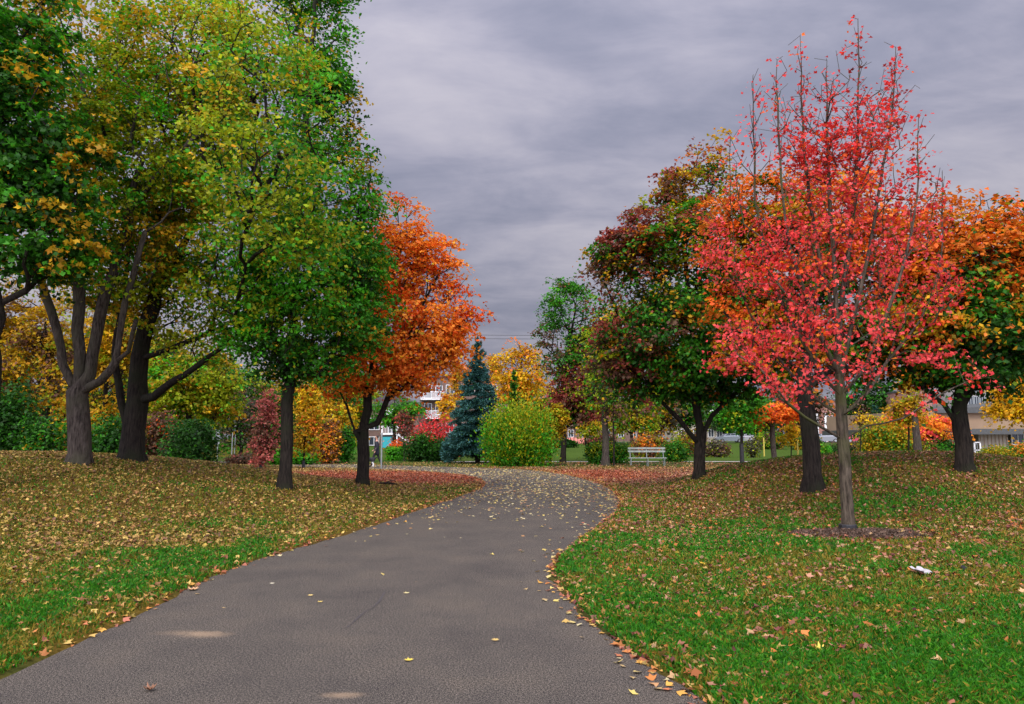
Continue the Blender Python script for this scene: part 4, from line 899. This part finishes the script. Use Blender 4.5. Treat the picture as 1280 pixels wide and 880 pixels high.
LC = {'l': [(.40, .22, .07), (.32, .18, .05), (.46, .28, .08), (.40, .28, .05), (.27, .12, .045), (.18, .09, .05), (.52, .36, .10)],
      'r': [(.34, .13, .075), (.26, .10, .06), (.42, .20, .12), (.45, .28, .13), (.50, .16, .04), (.20, .06, .05), (.38, .24, .07)],
      'rust': [(.40, .085, .03), (.34, .10, .05), (.48, .14, .04), (.30, .06, .035), (.42, .19, .10)],
      'edge': [(.50, .19, .05), (.55, .30, .06), (.42, .14, .06), (.34, .12, .07), (.55, .36, .10)],
      'path': [(.54, .42, .15), (.58, .45, .12), (.44, .31, .13), (.56, .48, .25), (.42, .23, .10)]}
def fallen():
    r = np.random.default_rng(6)
    def pick(key, n): a = np.array(LC[key]); return a[r.integers(0, len(a), n)]
    sets = []
    # lawn
    for (d0, d1, n, tm) in ((3.4, 13, 70000, 'near'), (13, 50, 900000, 'far')):
        x, y = in_frustum(n, d0, d1, r, 1.0 if tm == 'far' else .6)
        z, d = ground(x, y, True); rust, lit, viv = zones(x, y, d)
        area_d = n/(.74*2)/((d1**1-d0**1) if tm == 'far' else (d1**1.4-d0**1.4)/1.4)/(y if tm == 'far' else y**.6)   # leaves per m2 offered here
        nz = fbm(x, y, .9, 51, 3)
        want = (16+175*lit**1.3*np.clip(.25+1.8*(nz-.22), .2, 1.6)+90*rust)*np.where(y < 13, 1.5, 1)
        want = np.where(y > 40, want*.6, want)+np.where(x > -1.2, 130, 35)*np.exp(-np.maximum(d, 0)/.12)*(.3+1.4*fbm(x, y, .8, 81, 2))
        want = want*np.where(y > 11, 1.45, 1.1)
        keep = (d > -.05) & (r.random(n) < want/area_d)
        sets.append((x[keep], y[keep], z[keep], d[keep], rust[keep], lit[keep], tm))
    for x, y, z, d, rust, lit, tm in sets:
        n = len(x); left = (x < -1)
        c = np.where(left[:, None], pick('l', n), pick('r', n))
        c = np.where((r.random(n) < rust*1.2)[:, None], pick('rust', n), c)
        e = (r.random(n) < np.exp(-np.maximum(d, 0)/.2)*.8); c = np.where(e[:, None], pick('edge', n), c)
        far_g = (y > 38) & (rust < .3); c = np.where((far_g & (r.random(n) < .5))[:, None], c*.7+np.array([.05, .06, .01]), c)
        c = np.clip(c*(.78+.24*r.normal(size=(n, 1))), .012, .8)
        sz = (.018+.062*r.random(n)**1.5)*(1+.012*y)
        P = np.stack([x, y, z+.018+.03*r.random(n)*(d > .1)], 1)
        nr = np.array([0, 0, 1.])+.42*r.normal(size=(n, 3))
        me = leaves_mesh('fallen_leaves', P, nr, sz, c, LOBE if tm == 'near' else KITE, r, curl=r.normal(size=n)*1.6)
        tag(link('fallen_leaves', me, None, M['dryleaf']), 'dry fallen leaves covering the lawn '+('close to the viewer' if tm == 'near' else 'under the trees'), 'fallen leaves', None, 'stuff')
        print('fallen', tm, n)
    # on the path
    x, y = in_frustum(90000, 4, 48, r, 1.0); d = sdist(x, y, PATHS[0])
    dens = 34*sm(12.5, 22, y+3*(fbm(x, y, 2, 77)-.5))*(.35+1.3*fbm(x, y, 1.1, 78, 2))*(1-.3*sm(34, 42, y))+1.6*sm(9, 14, y)+.10+110*np.exp(d/.11)*(x > -.5)*(.3+1.4*fbm(x, y, .7, 80, 2))+26*np.exp(d/.08)
    area_d = 90000/(.74*2)/44/y
    k = (d < -.01) & (r.random(len(x)) < dens/area_d); x, y, d = x[k], y[k], d[k]; n = len(x)
    c = np.where((r.random(n) < np.exp(d/.25)*.9)[:, None], pick('edge', n), pick('path', n)); c = np.clip(c*(1+.15*r.normal(size=(n, 1))), .02, .8)
    P = np.stack([x, y, .012+0*x], 1)
    me = leaves_mesh('fallen_leaves', P, np.array([0, 0, 1.])+.16*r.normal(size=(n, 3)), (.035+.048*r.random(n))*(1+.008*y), c, LOBE, r, curl=r.normal(size=n)*.9)
    tag(link('fallen_leaves', me, None, M['dryleaf']), 'pale yellow fallen leaves scattered over the path bend', 'fallen leaves', None, 'stuff')
    print('path leaves', n)
fallen()
# mulch ring under the young red maple
def mulch():
    r = np.random.default_rng(9); n = 9000
    a = r.random(n)*2*math.pi; q = np.sqrt(r.random(n)); x = J[0]+.02+np.cos(a)*q*1.15; y = J[1]-.35+np.sin(a)*q*.62
    z = ground(x, y)+.015+.07*(1-q**2)*r.random(n)
    c = np.array([(.08, .052, .034), (.13, .085, .055), (.06, .04, .03), (.17, .11, .075)])[r.integers(0, 4, n)]*(1+.2*r.normal(size=(n, 1)))
    P = np.stack([x, y, z], 1)
    me = leaves_mesh('mulch', P, np.array([0, 0, 1.])+.6*r.normal(size=(n, 3)), .03+.06*r.random(n), np.clip(c, .01, .6), NEED, r)
    tag(link('mulch_ring', me, None, M['dryleaf']), 'brown wood chip mulch around the young red maple', 'mulch', None, 'stuff')
mulch()
# single leaves one can point at on the near path
MAPLE = [(0, -.5), (.07, -.28), (.34, -.38), (.28, -.16), (.52, -.02), (.33, .08), (.36, .30), (.14, .22), (0, .55), (-.14, .22), (-.36, .30), (-.33, .08), (-.52, -.02), (-.28, -.16), (-.34, -.38), (-.07, -.28)]
def one_leaf(px, py, size, col, rot, label, curl=.25, lift=.006, tilt=0):
    x, y = z0(px, py); V = [(0, 0, .0)]+[(a*size, b*size, size*curl*(a*a+b*b)*1.5) for a, b in MAPLE]
    me = bpy.data.meshes.new('fallen_leaf'); me.from_pydata(V, [], [(0, 1+i, 1+(i+1) % 16) for i in range(16)]); me.update()
    o = link('fallen_leaf', me, None, simple('single_leaf', col, .6, noise=.2, scale=30)); o.location = (x, y, gz(x, y)+.03 if tilt else lift); o.rotation_euler = (tilt, 0, rot)
    tag(o, label, 'leaf', 'single leaves lying in the foreground')
one_leaf(187, 864, .085, (.20, .09, .04), .8, 'curled brown leaf on the asphalt nearest the bottom left', 1.1)
one_leaf(511, 826, .075, (.60, .45, .06), .3, 'yellow leaf alone on the asphalt at bottom centre')
one_leaf(619, 801, .075, (.50, .34, .10), 1.9, 'tan yellow leaf on the asphalt near the right bend')
one_leaf(241, 738, .13, (.48, .27, .12), 1.2, 'large tan leaf lying at the left edge of the asphalt', .5)
one_leaf(508, 742, .07, (.62, .52, .22), .4, 'pale yellow leaf in mid path right of the crack')
one_leaf(388, 745, .07, (.60, .45, .15), 2.2, 'ochre yellow leaf in mid path left of the crack')
one_leaf(400, 753, .06, (.58, .42, .10), .9, 'smaller yellow leaf next to the ochre one left of the crack')
one_leaf(340, 730, .06, (.66, .60, .42), 2.9, 'whitish leaf on the asphalt close to the left lawn')
one_leaf(1152, 854, .13, (.24, .27, .03), 2.5, 'olive green maple leaf lying in the grass at bottom right', .3, tilt=.25)
one_leaf(1026, 822, .10, (.62, .44, .05), .2, 'yellow maple leaf standing in the grass at bottom right', .4, tilt=.8)
one_leaf(878, 711, .09, (.66, .38, .02), 1.0, 'bright yellow leaf in the grass left of the mulch ring', .3, tilt=.3)
# litter
r9 = np.random.default_rng(4); p = hit(1153, 719, 5, 15)
bm = bmesh.new(); bmesh.ops.create_grid(bm, x_segments=9, y_segments=6, size=.09)
for v in bm.verts: v.co.z = .022*r9.random()+.02*math.sin(v.co.x*60)+.02; v.co.x *= 1.3; v.co.y *= .8+.3*r9.random()
me = bpy.data.meshes.new('crumpled_paper'); bm.to_mesh(me); bm.free(); o = link('crumpled_paper', me, None, M['paper']); o.location = tuple(p+np.array([0, 0, .02])); o.rotation_euler = (.2, .1, .4)
tag(o, 'crumpled white paper scrap in the grass right of the mulch ring', 'litter')
p = hit(481, 607, 10, 40); mb = MB(); mb.tube([(-.35, 0, .03), (-.15, .05, .06), (.1, 0, .08), (.38, .08, .03)], [.02, .035, .035, .012], 7); mb.tube([(.0, .02, .07), (.15, .1, .14), (.3, .1, .16)], [.02, .015, .006], 5)
o = mb.build('fallen_branch', M['bark']); o.location = tuple(p); tag(o, 'short dark fallen branch on rust leaves right of the orange maple', 'branch')
print('ground cover', round(time.time()-T0, 1))

# ------------------------------------------------------------------ posts, stakes, bench, cables
def post(label, px, pytop, d, r=.04, mat='steel', name='sign_post', panel=None):
    b = gp(px, d); h = at(px, pytop, d)[2]-b[2]; root = empty(name, b); tag(root, label, 'post')
    mb = MB(); mb.tube([(0, 0, -.1), (0, 0, h)], r, 8); mb.build('pole', M[mat], root)
    if panel:
        mb = MB(); w, hh = panel; mb.box(-w/2, w/2, -r-.03, -r-.005, h-hh, h); mb.build('sign_panel', M['steel'], root, .004)
    return root
post('grey metal post just right of the person walking the dog', 477, 541, 40.8, .045)
post('pale post carrying a narrow panel beside the far left road', 272, 538, 55, .04, panel=(.28, 1.0))
post('plain thin grey post right of the panelled post', 290, 541, 55, .035)
post('thinner grey post paired with the plain one', 293.5, 543, 57, .03)
post('short yellow stake leaning by the yellow sapling', 997, 551, 49, .05, 'yellow', 'tree_stake')
post('short yellow marker under the small orange maple', 955, 547, 66, .06, 'yellow', 'marker_stake')
def bench():
    b = gp(809, 43.5); root = empty('park_bench', b); tag(root, 'long whitish park bench with backrest on thin legs', 'bench')
    W = 2.15
    mb = MB(); mb.box(-W/2, W/2, -.20, -.02, .44, .48); mb.box(-W/2, W/2, .01, .17, .44, .48); mb.build('seat', M['benchwood'], root, .004)
    mb = MB(); mb.box(-W/2, -.02, .22, .25, .95, 1.06); mb.box(.02, W/2, .22, .25, .95, 1.06); mb.box(-W/2, W/2, .22, .25, .78, .88); mb.build('backrest', M['benchwood'], root, .004)
    for x in (-W/2+.12, 0, W/2-.12):
        mb = MB(); mb.tube([(x, -.18, -.08), (x, -.18, .44)], .02, 6); mb.tube([(x, .2, -.08), (x, .2, .5), (x, .27, 1.08)], .02, 6); mb.tube([(x, -.18, .42), (x, .2, .42)], .018, 6); mb.build('leg', M['steel'], root)
bench()
for i, (za, lab) in enumerate(((418.5, 'upper power cable crossing the sky above the spruce'), (423, 'lower power cable crossing the sky above the spruce'))):
    d = 118; pts = [at(540+x*10, za+.6*math.sin(x/26*math.pi)*2-.5, d) for x in range(0, 27)]
    mb = MB(); mb.tube(pts, .035, 5); o = mb.build('power_cable', M['cable']); tag(o, lab, 'cable', 'power cables above the street')
for (px, lab) in ((541, 'utility pole hidden left behind the orange maple'), (799, 'utility pole hidden right behind the burgundy maple')):
    b = gp(px, 118.15); root = empty('utility_pole', b); tag(root, lab, 'utility pole', 'utility poles along the street')
    h = at(px, 412, 118)[2]-b[2]; mb = MB(); mb.tube([(0, 0, -.3), (0, 0, h)], [.17, .11], 8); mb.build('pole', M['bark'], root)
    mb = MB(); mb.box(-.9, .9, -.19, -.12, h-1.0, h-.85); mb.build('crossarm', M['bark'], root)
# row of pink panels at the far lawn edge
b = gp(720, 108)
root = empty('low_fence', b); tag(root, 'short run of pink painted panels at the far edge of the bright lawn', 'fence')
for i in range(5):
    mb = MB(); mb.box(-1.25+i*.52, -.85+i*.52, 0, .06, .05, .85+.08*(i % 2)); mb.build('fence_panel', M['pinkpaint'], root, .02)
mb = MB(); mb.box(-1.3, 1.35, .07, .12, .5, .6); mb.build('rail', M['pinkpaint'], root)
# pale low wall/stones behind the clipped bush
for i, px in enumerate((196, 206, 217, 228, 240, 252)):
    b = gp(px, 34+.3*i); bm = bmesh.new(); bmesh.ops.create_icosphere(bm, subdivisions=2, radius=1)
    rr = np.random.default_rng(i)
    for v in bm.verts: v.co *= 1+.25*(rr.random()-.5); v.co.x *= .26+.04*(i % 3); v.co.y *= .25; v.co.z *= .17+.03*(i % 2)
    me = bpy.data.meshes.new('boulder'); bm.to_mesh(me); bm.free(); o = link('boulder', me, None, M['stone']); o.location = (b[0], b[1], b[2]+.1)
    tag(o, f'pale boulder behind the dark bush legs, {["leftmost", "second from left", "third from left", "third from right", "second from right", "rightmost"][i]} of the row', 'boulder', 'pale boulders behind the clipped bush')

# ------------------------------------------------------------------ cars
def car(label, px, d, paint, rz=0, group='cars parked along the far street'):
    b = gp(px, d); root = empty('parked_car', b, rz); tag(root, label, 'car', group)
    L, W = 4.4, 1.75
    prof = [(-2.2, .35), (-2.18, .72), (-1.95, .88), (-1.25, .95), (-.65, 1.38), (.75, 1.42), (1.55, 1.0), (2.1, .92), (2.2, .65), (2.18, .32), (1.75, .28), (1.65, .5), (1.38, .64), (1.1, .5), (1.0, .25), (-1.0, .25), (-1.1, .5), (-1.38, .64), (-1.65, .5), (-1.75, .28)]
    mb = MB(); mb.prism(prof, -W/2, W/2); me = mb.mesh('body')
    bm = bmesh.new(); bm.from_mesh(me)
    for v in bm.verts:
        if v.co.z > 1.2: v.co.y *= .78
    bmesh.ops.recalc_face_normals(bm, faces=bm.faces); bm.to_mesh(me); bm.free()
    link('body', me, root, simple('car_paint', paint, .3, .2))
    for s in (-1, 1):
        y = s*(W/2*.885); mb = MB(); y0, y1 = (y-.03, y+.03)
        mb.prism([(-1.12, .98), (-.62, 1.31), (-.02, 1.35), (-.02, .98)], y0, y1); mb.prism([(.05, .98), (.05, 1.35), (.70, 1.36), (1.28, 1.03)], y0, y1); mb.build('side_window', M['glass'], root)
        mb = MB(); mb.box(-2.215, -2.15, s*.62-.18, s*.62+.18, .64, .76); mb.build('headlight', M['lens'], root)
        mb = MB(); mb.box(2.14, 2.215, s*.62-.18, s*.62+.18, .72, .85); mb.build('tail_light', M['redlens'], root)
        for x in (-1.38, 1.38):
            mb = MB(); mb.tube([(x, s*.86-.1, .31), (x, s*.86+.1, .31)], .31, 16); w = mb.build('wheel', M['rubber'], root)
            mb = MB(); mb.tube([(x, s*.86-.104, .31), (x, s*.86+.104, .31)], .19, 12); mb.build('rim', M['alloy'], w)
    mb = MB(); mb.V += [(-1.27, -.70, .97), (-1.27, .70, .97), (-.70, .60, 1.37), (-.70, -.60, 1.37)]; mb.Fq += [(0, 1, 2, 3)]; g = mb.build('windscreen', M['glass'], root); g.location = (-.02, 0, .02)
    return root
car('silver car on the street left of the black wrapped stem', 912, 121.0, (.22, .25, .28))
car('light grey car immediately left of the young red maple trunk', 1031, 121, (.25, .26, .28))
car('darker grey car left of the light grey one', 1018, 127, (.22, .24, .27), .05)
car('red pink car just right of the young red maple trunk', 1071, 121.5, (.45, .05, .09))
car('blue car on the street behind the person with the dog', 468, 100, (.08, .20, .42), .1)
car('pale blue car nearly hidden behind the orange maple trunk', 448, 106, (.2, .27, .33))
car('white car far off right of the dark sapling guard', 935, 126, (.3, .3, .3))

# ------------------------------------------------------------------ buildings
def window(parent, x, z, w, h, y, name='window', fr='white'):
    mb = MB(); t = .07
    for q in ((x-w/2-t, x+w/2+t, z-t, z), (x-w/2-t, x+w/2+t, z+h, z+h+t), (x-w/2-t, x-w/2, z, z+h), (x+w/2, x+w/2+t, z, z+h), (x-.03, x+.03, z, z+h)): mb.box(q[0], q[1], y-.09, y+.02, q[2], q[3])
    f = mb.build(name, M[fr], parent); mb = MB(); mb.box(x-w/2, x+w/2, y-.035, y+.01, z, z+h); mb.build('pane', M['glass'], f); return f
def flats():
    d = 112; b = gp(567, d); root = empty('apartment_building', b); tag(root, 'brown brick apartment block with white balconies behind the orange maple', 'building')
    x0, x1 = gp(524, d)[0]-b[0], gp(640, d)[0]-b[0]; fl = [0.9, 3.75, 6.55]; H_ = 9.8
    mb = MB(); mb.box(x0, x1, 0, 11, -.6, H_); mb.build('wall', M['brick'], root)
    mb = MB(); mb.box(x0-.3, x1+.3, -.3, 11.3, H_+.003, H_+.45); mb.build('roof', M['fascia'], root)
    bx0, bx1 = gp(526, d)[0]-b[0], gp(556, d)[0]-b[0]
    for z in fl[1:]:
        mb = MB(); mb.box(bx0, bx1, -1.5, -.003, z-.18, z); bal = mb.build('balcony', M['white'], root)
        mb = MB(); mb.box(bx0, bx1, -1.5, -1.45, z+.98, z+1.05); mb.box(bx0, bx1, -1.5, -1.45, z+.08, z+.14)
        for i in range(26): x = bx0+(bx1-bx0)*(i+.5)/26; mb.box(x-.025, x+.025, -1.495, -1.46, z+.14, z+.98)
        for x in (bx0, bx1-.05): mb.box(x, x+.05, -1.45, 0, z+.98, z+1.05)
        mb.build('railing', M['white'], bal)
    for i, x in enumerate((bx0+.08, bx1-.5)):
        mb = MB(); mb.box(x-.07, x+.07, -1.42, -1.28, -.3, 9.4); mb.build('column', M['fascia'], root)
    for z in fl:
        window(root, bx0+1.0, z+.1, 1.0, 2.0, 0, 'balcony_door'); window(root, bx0+2.6, z+.5, .9, 1.4, 0)
        for px in (562, 580, 598, 616): window(root, gp(px, d)[0]-b[0], z+.7, 1.1, 1.35, 0)
def porch_house():
    d = 96; b = gp(485, d); root = empty('porch_house', b); tag(root, 'low grey house with white porch stairs behind the person with the dog', 'house')
    x0, x1 = gp(452, d)[0]-b[0], gp(520, d)[0]-b[0]
    mb = MB(); mb.box(x0, x1, 2, 10, -.5, 5.2); mb.build('wall', M['brick'], root)
    mb = MB(); mb.prism([(x0-.4, 5.2), (x1+.4, 5.2), ((x0+x1)/2, 7.2)], 1.4, 10.4); mb.build('roof', M['roofing'], root)
    px0, px1 = gp(476, d)[0]-b[0], gp(497, d)[0]-b[0]
    mb = MB(); mb.box(px0, px1, -.2, 1.997, 1.5, 1.7); mb.build('porch_floor', M['white'], root)
    for x in (px0+.05, px1-.15): mb = MB(); mb.box(x, x+.12, -.15, -.03, -.3, 4.0); mb.build('column', M['white'], root)
    mb = MB(); mb.prism([(px0-.2, 4.0), (px1+.2, 4.0), ((px0+px1)/2, 4.9)], -.4, 1.99); mb.build('porch_roof', M['white'], root)
    mb = MB(); mb.box(px0+.2, px1-.2, -.18, -.13, 2.5, 2.6)
    for i in range(10): x = px0+.2+(px1-px0-.4)*i/9; mb.box(x-.02, x+.02, -.17, -.14, 1.7, 2.5)
    mb.build('railing', M['white'], root)
    mb = MB()
    for i in range(8): mb.box(px1+i*.28, px1+i*.28+.3, -.1, 1.0, 1.5-.2*i-.04, 1.5-.2*i)
    mb.tube([(px1, -.1, 1.5), (px1+2.2, -.1, -.1)], .06, 5); mb.tube([(px1, -.1, 2.4), (px1+2.2, -.1, .8)], .04, 5); mb.tube([(px1+2.2, -.1, -.2), (px1+2.2, -.1, .85)], .05, 5)
    mb.build('stairs', M['white'], root)
    window(root, (px0+px1)/2, 1.75, .9, 2.0, 2, 'door'); window(root, x0+1.2, 2.2, 1.2, 1.4, 2); window(root, x0+1.2, .2, 1.2, 1.0, 2)
    b2 = gp(483, 92); r2 = empty('teal_container', b2); tag(r2, 'teal metal cabinet with dark lid below the porch', 'container')
    mb = MB(); mb.box(-.55, .55, 0, 1.0, 0, 1.35); mb.build('body', M['teal'], r2, .03); mb = MB(); mb.box(-.6, .6, -.05, 1.05, 1.353, 1.48); mb.build('lid', M['black'], r2, .03)
def library():
    d = 60; b = gp(1225, d); root = empty('community_building', b); tag(root, 'low beige stucco building with dark flat roof bands at the right', 'building')
    X = lambda px: gp(px, d)[0]-b[0]; Z = lambda py: at(1225, py, d)[2]-b[2]
    mb = MB(); mb.box(X(1140), X(1360), .8, 16, Z(536), Z(514)); mb.build('upper_wall', M['stucco'], root)
    mb = MB(); mb.box(X(1134), X(1370), -.5, 16.3, Z(543), Z(536)-.003); mb.build('lower_fascia', M['fascia'], root)
    z1 = Z(516)
    mb = MB(); mb.prism([(X(1178), z1+.003), (X(1366), z1+.003), (X(1366), z1+1.4), (X(1240), z1+.55), (X(1178), z1+.25)], .4, 16.2); mb.build('upper_roof', M['fascia'], root)
    for (a, c, y0, y1, m_, nm) in ((1191, 1219, .6, 5, 'palestucco', 'wall'), (1229, 1266, .5, 6, 'palestucco', 'garage_wall'), (1277, 1360, .9, 6, 'palestucco', 'wall')):
        mb = MB(); mb.box(X(a), X(c), y0, y1, -.4, Z(543)-.003); mb.build(nm, M[m_], root)
    mb = MB(); mb.box(X(1140), X(1360), 6.01, 6.4, -.4, Z(543)-.003); mb.build('back_wall', M['fascia'], root)
    for i in range(8):
        x = X(1231)+i*(X(1264)-X(1231))/7; mb = MB(); mb.box(x-.02, x+.02, .46, .498, 0, 2.2); mb.build('wall_groove', M['stucco'], root)
    mb = MB(); mb.box(X(1218), X(1219.5), .0, .06, 0, 1.25); mb.box(X(1225), X(1226.5), 0, .06, 0, 1.25); mb.box(X(1218), X(1226.5), 0, .05, 1.2, 1.28); mb.box(X(1218), X(1226.5), 0, .05, .6, .66); mb.build('gate_frame', M['white'], root)
    mb = MB(); mb.box(X(1190), X(1219), -.3, -.26, 1.1, 1.15)
    for i in range(14): x = X(1190)+i*(X(1219)-X(1190))/13; mb.box(x-.012, x+.012, -.29, -.27, 0, 1.1)
    mb.build('railing', M['steel'], root)
    window(root, X(1282), 1.1, .9, .9, .9)
    # tower volumes behind
    b2 = gp(1225, 74); r2 = empty('office_tower', b2); tag(r2, 'grey glazed tower block above the beige building roof', 'building')
    X2 = lambda px: gp(px, 74)[0]-b2[0]; Z2 = lambda py: at(1225, py, 74)[2]-b2[2]
    mb = MB(); mb.box(X2(1212), X2(1244), 0, 7, -.3, Z2(470)); mb.build('wall', M['concrete'], r2)
    for i in range(4):
        for j in range(3): window(r2, X2(1217+i*7.3), Z2(508)+j*1.25, .38, .95, 0, 'window', 'steel')
    b3 = gp(1205, 70); r3 = empty('brick_annex', b3); tag(r3, 'brick annex left of the grey tower', 'building')
    X3 = lambda px: gp(px, 70)[0]-b3[0]; Z3 = lambda py: at(1205, py, 70)[2]-b3[2]
    mb = MB(); mb.box(X3(1192), X3(1214), 6, 12, -.3, Z3(483)); mb.build('wall', M['redbrick'], r3); mb = MB(); mb.box(X3(1191), X3(1215), 5.9, 12.1, Z3(483)+.003, Z3(481)); mb.build('roof', M['fascia'], r3)
def far_houses():
    for (a, c, d, ztop, mat, label, gable) in ((1010, 1086, 150, 8.0, 'redbrick', 'red brick house with white columns behind the parked cars', 0), (843, 880, 146, 4.2, 'palestucco', 'pale house with white gable behind the wide maple', 1),
                                               (690, 800, 158, 5.5, 'brick', 'long dark brick building beyond the bright lawn', 0), (884, 905, 150, 5.5, 'palestucco', 'pale narrow house left of the silver car', 1)):
        b = gp((a+c)/2, d); root = empty('distant_house', b); tag(root, label, 'house')
        x0, x1 = gp(a, d)[0]-b[0], gp(c, d)[0]-b[0]
        mb = MB(); mb.box(x0, x1, 0, 9, -.4, ztop); mb.build('wall', M[mat], root)
        mb = MB()
        if gable: mb.prism([(x0-.4, ztop+.003), (x1+.4, ztop+.003), ((x0+x1)/2, ztop+(x1-x0)*.4)], -.4, 9.4)
        else: mb.box(x0-.3, x1+.3, -.3, 9.3, ztop+.003, ztop+.4)
        mb.build('roof', M['roofing'], root)
        if gable: mb = MB(); mb.prism([(x0-.3, ztop+.02), (x1+.3, ztop+.02), ((x0+x1)/2, ztop+(x1-x0)*.39)], -.46, -.405); mb.build('gable', M['white'], root)
        n = max(2, int((x1-x0)/2.6))
        for i in range(n):
            x = x0+(x1-x0)*(i+.5)/n; window(root, x, 1.0, 1.0, 1.4, 0)
            if ztop > 5: window(root, x, 3.9, 1.0, 1.2, 0)
        if mat == 'redbrick':
            for px in (1022, 1032, 1060, 1070): x = gp(px, d)[0]-b[0]; mb = MB(); mb.tube([(x, -.5, -.3), (x, -.5, 5.6)], .22, 8); mb.build('column', M['white'], root)
flats(); porch_house(); library(); far_houses()

# ------------------------------------------------------------------ walking person and dog
def skin_mesh(name, verts, edges, radii, mat, parent, sub=2):
    me = bpy.data.meshes.new(name); me.from_pydata(verts, edges, []); o = bpy.data.objects.new(name, me); COL.objects.link(o)
    md = o.modifiers.new('s', 'SKIN'); md.use_smooth_shade = True
    sv = me.skin_vertices[0].data
    for i, q in enumerate(radii): sv[i].radius = (q, q) if isinstance(q, (int, float)) else q
    sv[0].use_root = True
    m2 = o.modifiers.new('u', 'SUBSURF'); m2.levels = sub; m2.render_levels = sub
    dg = bpy.context.evaluated_depsgraph_get(); ev = bpy.data.meshes.new_from_object(o.evaluated_get(dg))
    bpy.data.objects.remove(o); ev.name = name; ev.materials.clear()
    return link(name, ev, parent, mat)
def person():
    b = gp(471, 42.6); b[2] = 0.0; root = empty('person', b, math.pi); root.scale = (1.0, 1.0, 1.0)
    tag(root, 'person in long dark coat walking a dog on the far path', 'person')
    V = [(0, 0, .93), (0, 0, 1.15), (0, 0, 1.38), (0, 0, 1.48), (.01, 0, 1.56), (.03, 0, 1.66), (.02, 0, 1.74),
         (.05, .1, .9), (.18, .1, .5), (.28, .1, .09), (.40, .1, .04), (-.02, -.1, .9), (-.10, -.1, .5), (-.30, -.1, .12), (-.22, -.1, .03),
         (0, .2, 1.38), (-.08, .24, 1.1), (.06, .25, .86), (.09, .25, .78), (0, -.2, 1.38), (.08, -.24, 1.1), (.24, -.24, .92), (.31, -.24, .88)]
    Ed = [(0, 1), (1, 2), (2, 3), (3, 4), (4, 5), (5, 6), (0, 7), (7, 8), (8, 9), (9, 10), (0, 11), (11, 12), (12, 13), (13, 14), (2, 15), (15, 16), (16, 17), (17, 18), (2, 19), (19, 20), (20, 21), (21, 22)]
    R = [.13, .12, .13, .06, .055, .10, .07, .09, .06, .045, .035, .09, .06, .045, .035, .06, .045, .035, .03, .06, .045, .035, .03]
    body = skin_mesh('person_body', V, Ed, R, M['skin'], root)
    me = body.data; me.materials.append(M['trouser'])
    for p in me.polygons:
        if p.center.z < .98 and abs(p.center.y) < .2: p.material_index = 1
    Vc = [(-.01, 0, .62), (0, 0, .95), (0, 0, 1.2), (0, 0, 1.38), (0, 0, 1.46), (0, .21, 1.37), (-.08, .25, 1.1), (.05, .26, .89), (0, -.21, 1.37), (.08, -.25, 1.1), (.22, -.25, .94)]
    skin_mesh('coat', Vc, [(0, 1), (1, 2), (2, 3), (3, 4), (3, 5), (5, 6), (6, 7), (3, 8), (8, 9), (9, 10)], [(.17, .20), .165, .15, .15, .08, .08, .062, .052, .08, .062, .052], M['coat'], root)
    skin_mesh('hair', [(-.03, 0, 1.62), (-.025, 0, 1.70), (0, 0, 1.77)], [(0, 1), (1, 2)], [.085, .105, .07], M['hair'], root)
    bd = gp(461.5, 42.4); bd[2] = 0; dog = empty('dog', bd, math.pi); tag(dog, 'black and white dog on a lead left of the walking person', 'dog')
    V = [(-.25, 0, .45), (0, 0, .44), (.22, 0, .47), (.34, 0, .60), (.43, 0, .66), (.55, 0, .61), (-.38, 0, .52), (-.50, 0, .60),
         (-.24, .08, .33), (-.20, .08, .28), (-.29, .08, .16), (-.26, .08, .03), (-.24, -.08, .33), (-.14, -.08, .28), (-.22, -.08, .16), (-.18, -.08, .03),
         (.22, .08, .3), (.20, .08, .17), (.23, .08, .03), (.22, -.08, .3), (.28, -.08, .17), (.33, -.08, .04), (.40, .05, .76), (.40, -.05, .76)]
    Ed = [(0, 1), (1, 2), (2, 3), (3, 4), (4, 5), (0, 6), (6, 7), (0, 8), (8, 9), (9, 10), (10, 11), (0, 12), (12, 13), (13, 14), (14, 15), (2, 16), (16, 17), (17, 18), (2, 19), (19, 20), (20, 21), (4, 22), (4, 23)]
    R = [.11, .12, .14, .08, .085, .045, .035, .018, .07, .05, .028, .03, .07, .05, .028, .03, .05, .03, .03, .05, .03, .03, .018, .018]
    body = skin_mesh('dog_body', V, Ed, R, M['white'], dog); body.data.materials.append(M['trouser'])
    for p in body.data.polygons:
        if p.center.x < .02 and p.center.z > .3: p.material_index = 1
    # lead from hand to collar
    h0 = np.array([b[0]-.30, b[1]+.24, .88]); h1 = np.array([bd[0]-.30, bd[1], .60]); mb = MB()
    mb.tube([tuple(h0*(1-t)+h1*t+np.array([0, 0, -.08*math.sin(t*math.pi)])) for t in np.linspace(0, 1, 7)], .008, 5); o = mb.build('dog_lead', M['black']); tag(o, 'thin black lead between person and dog', 'dog lead')
person()
print('done', round(time.time()-T0, 1), 'polys', sum(len(o.data.polygons) for o in bpy.data.objects if o.type == 'MESH'))
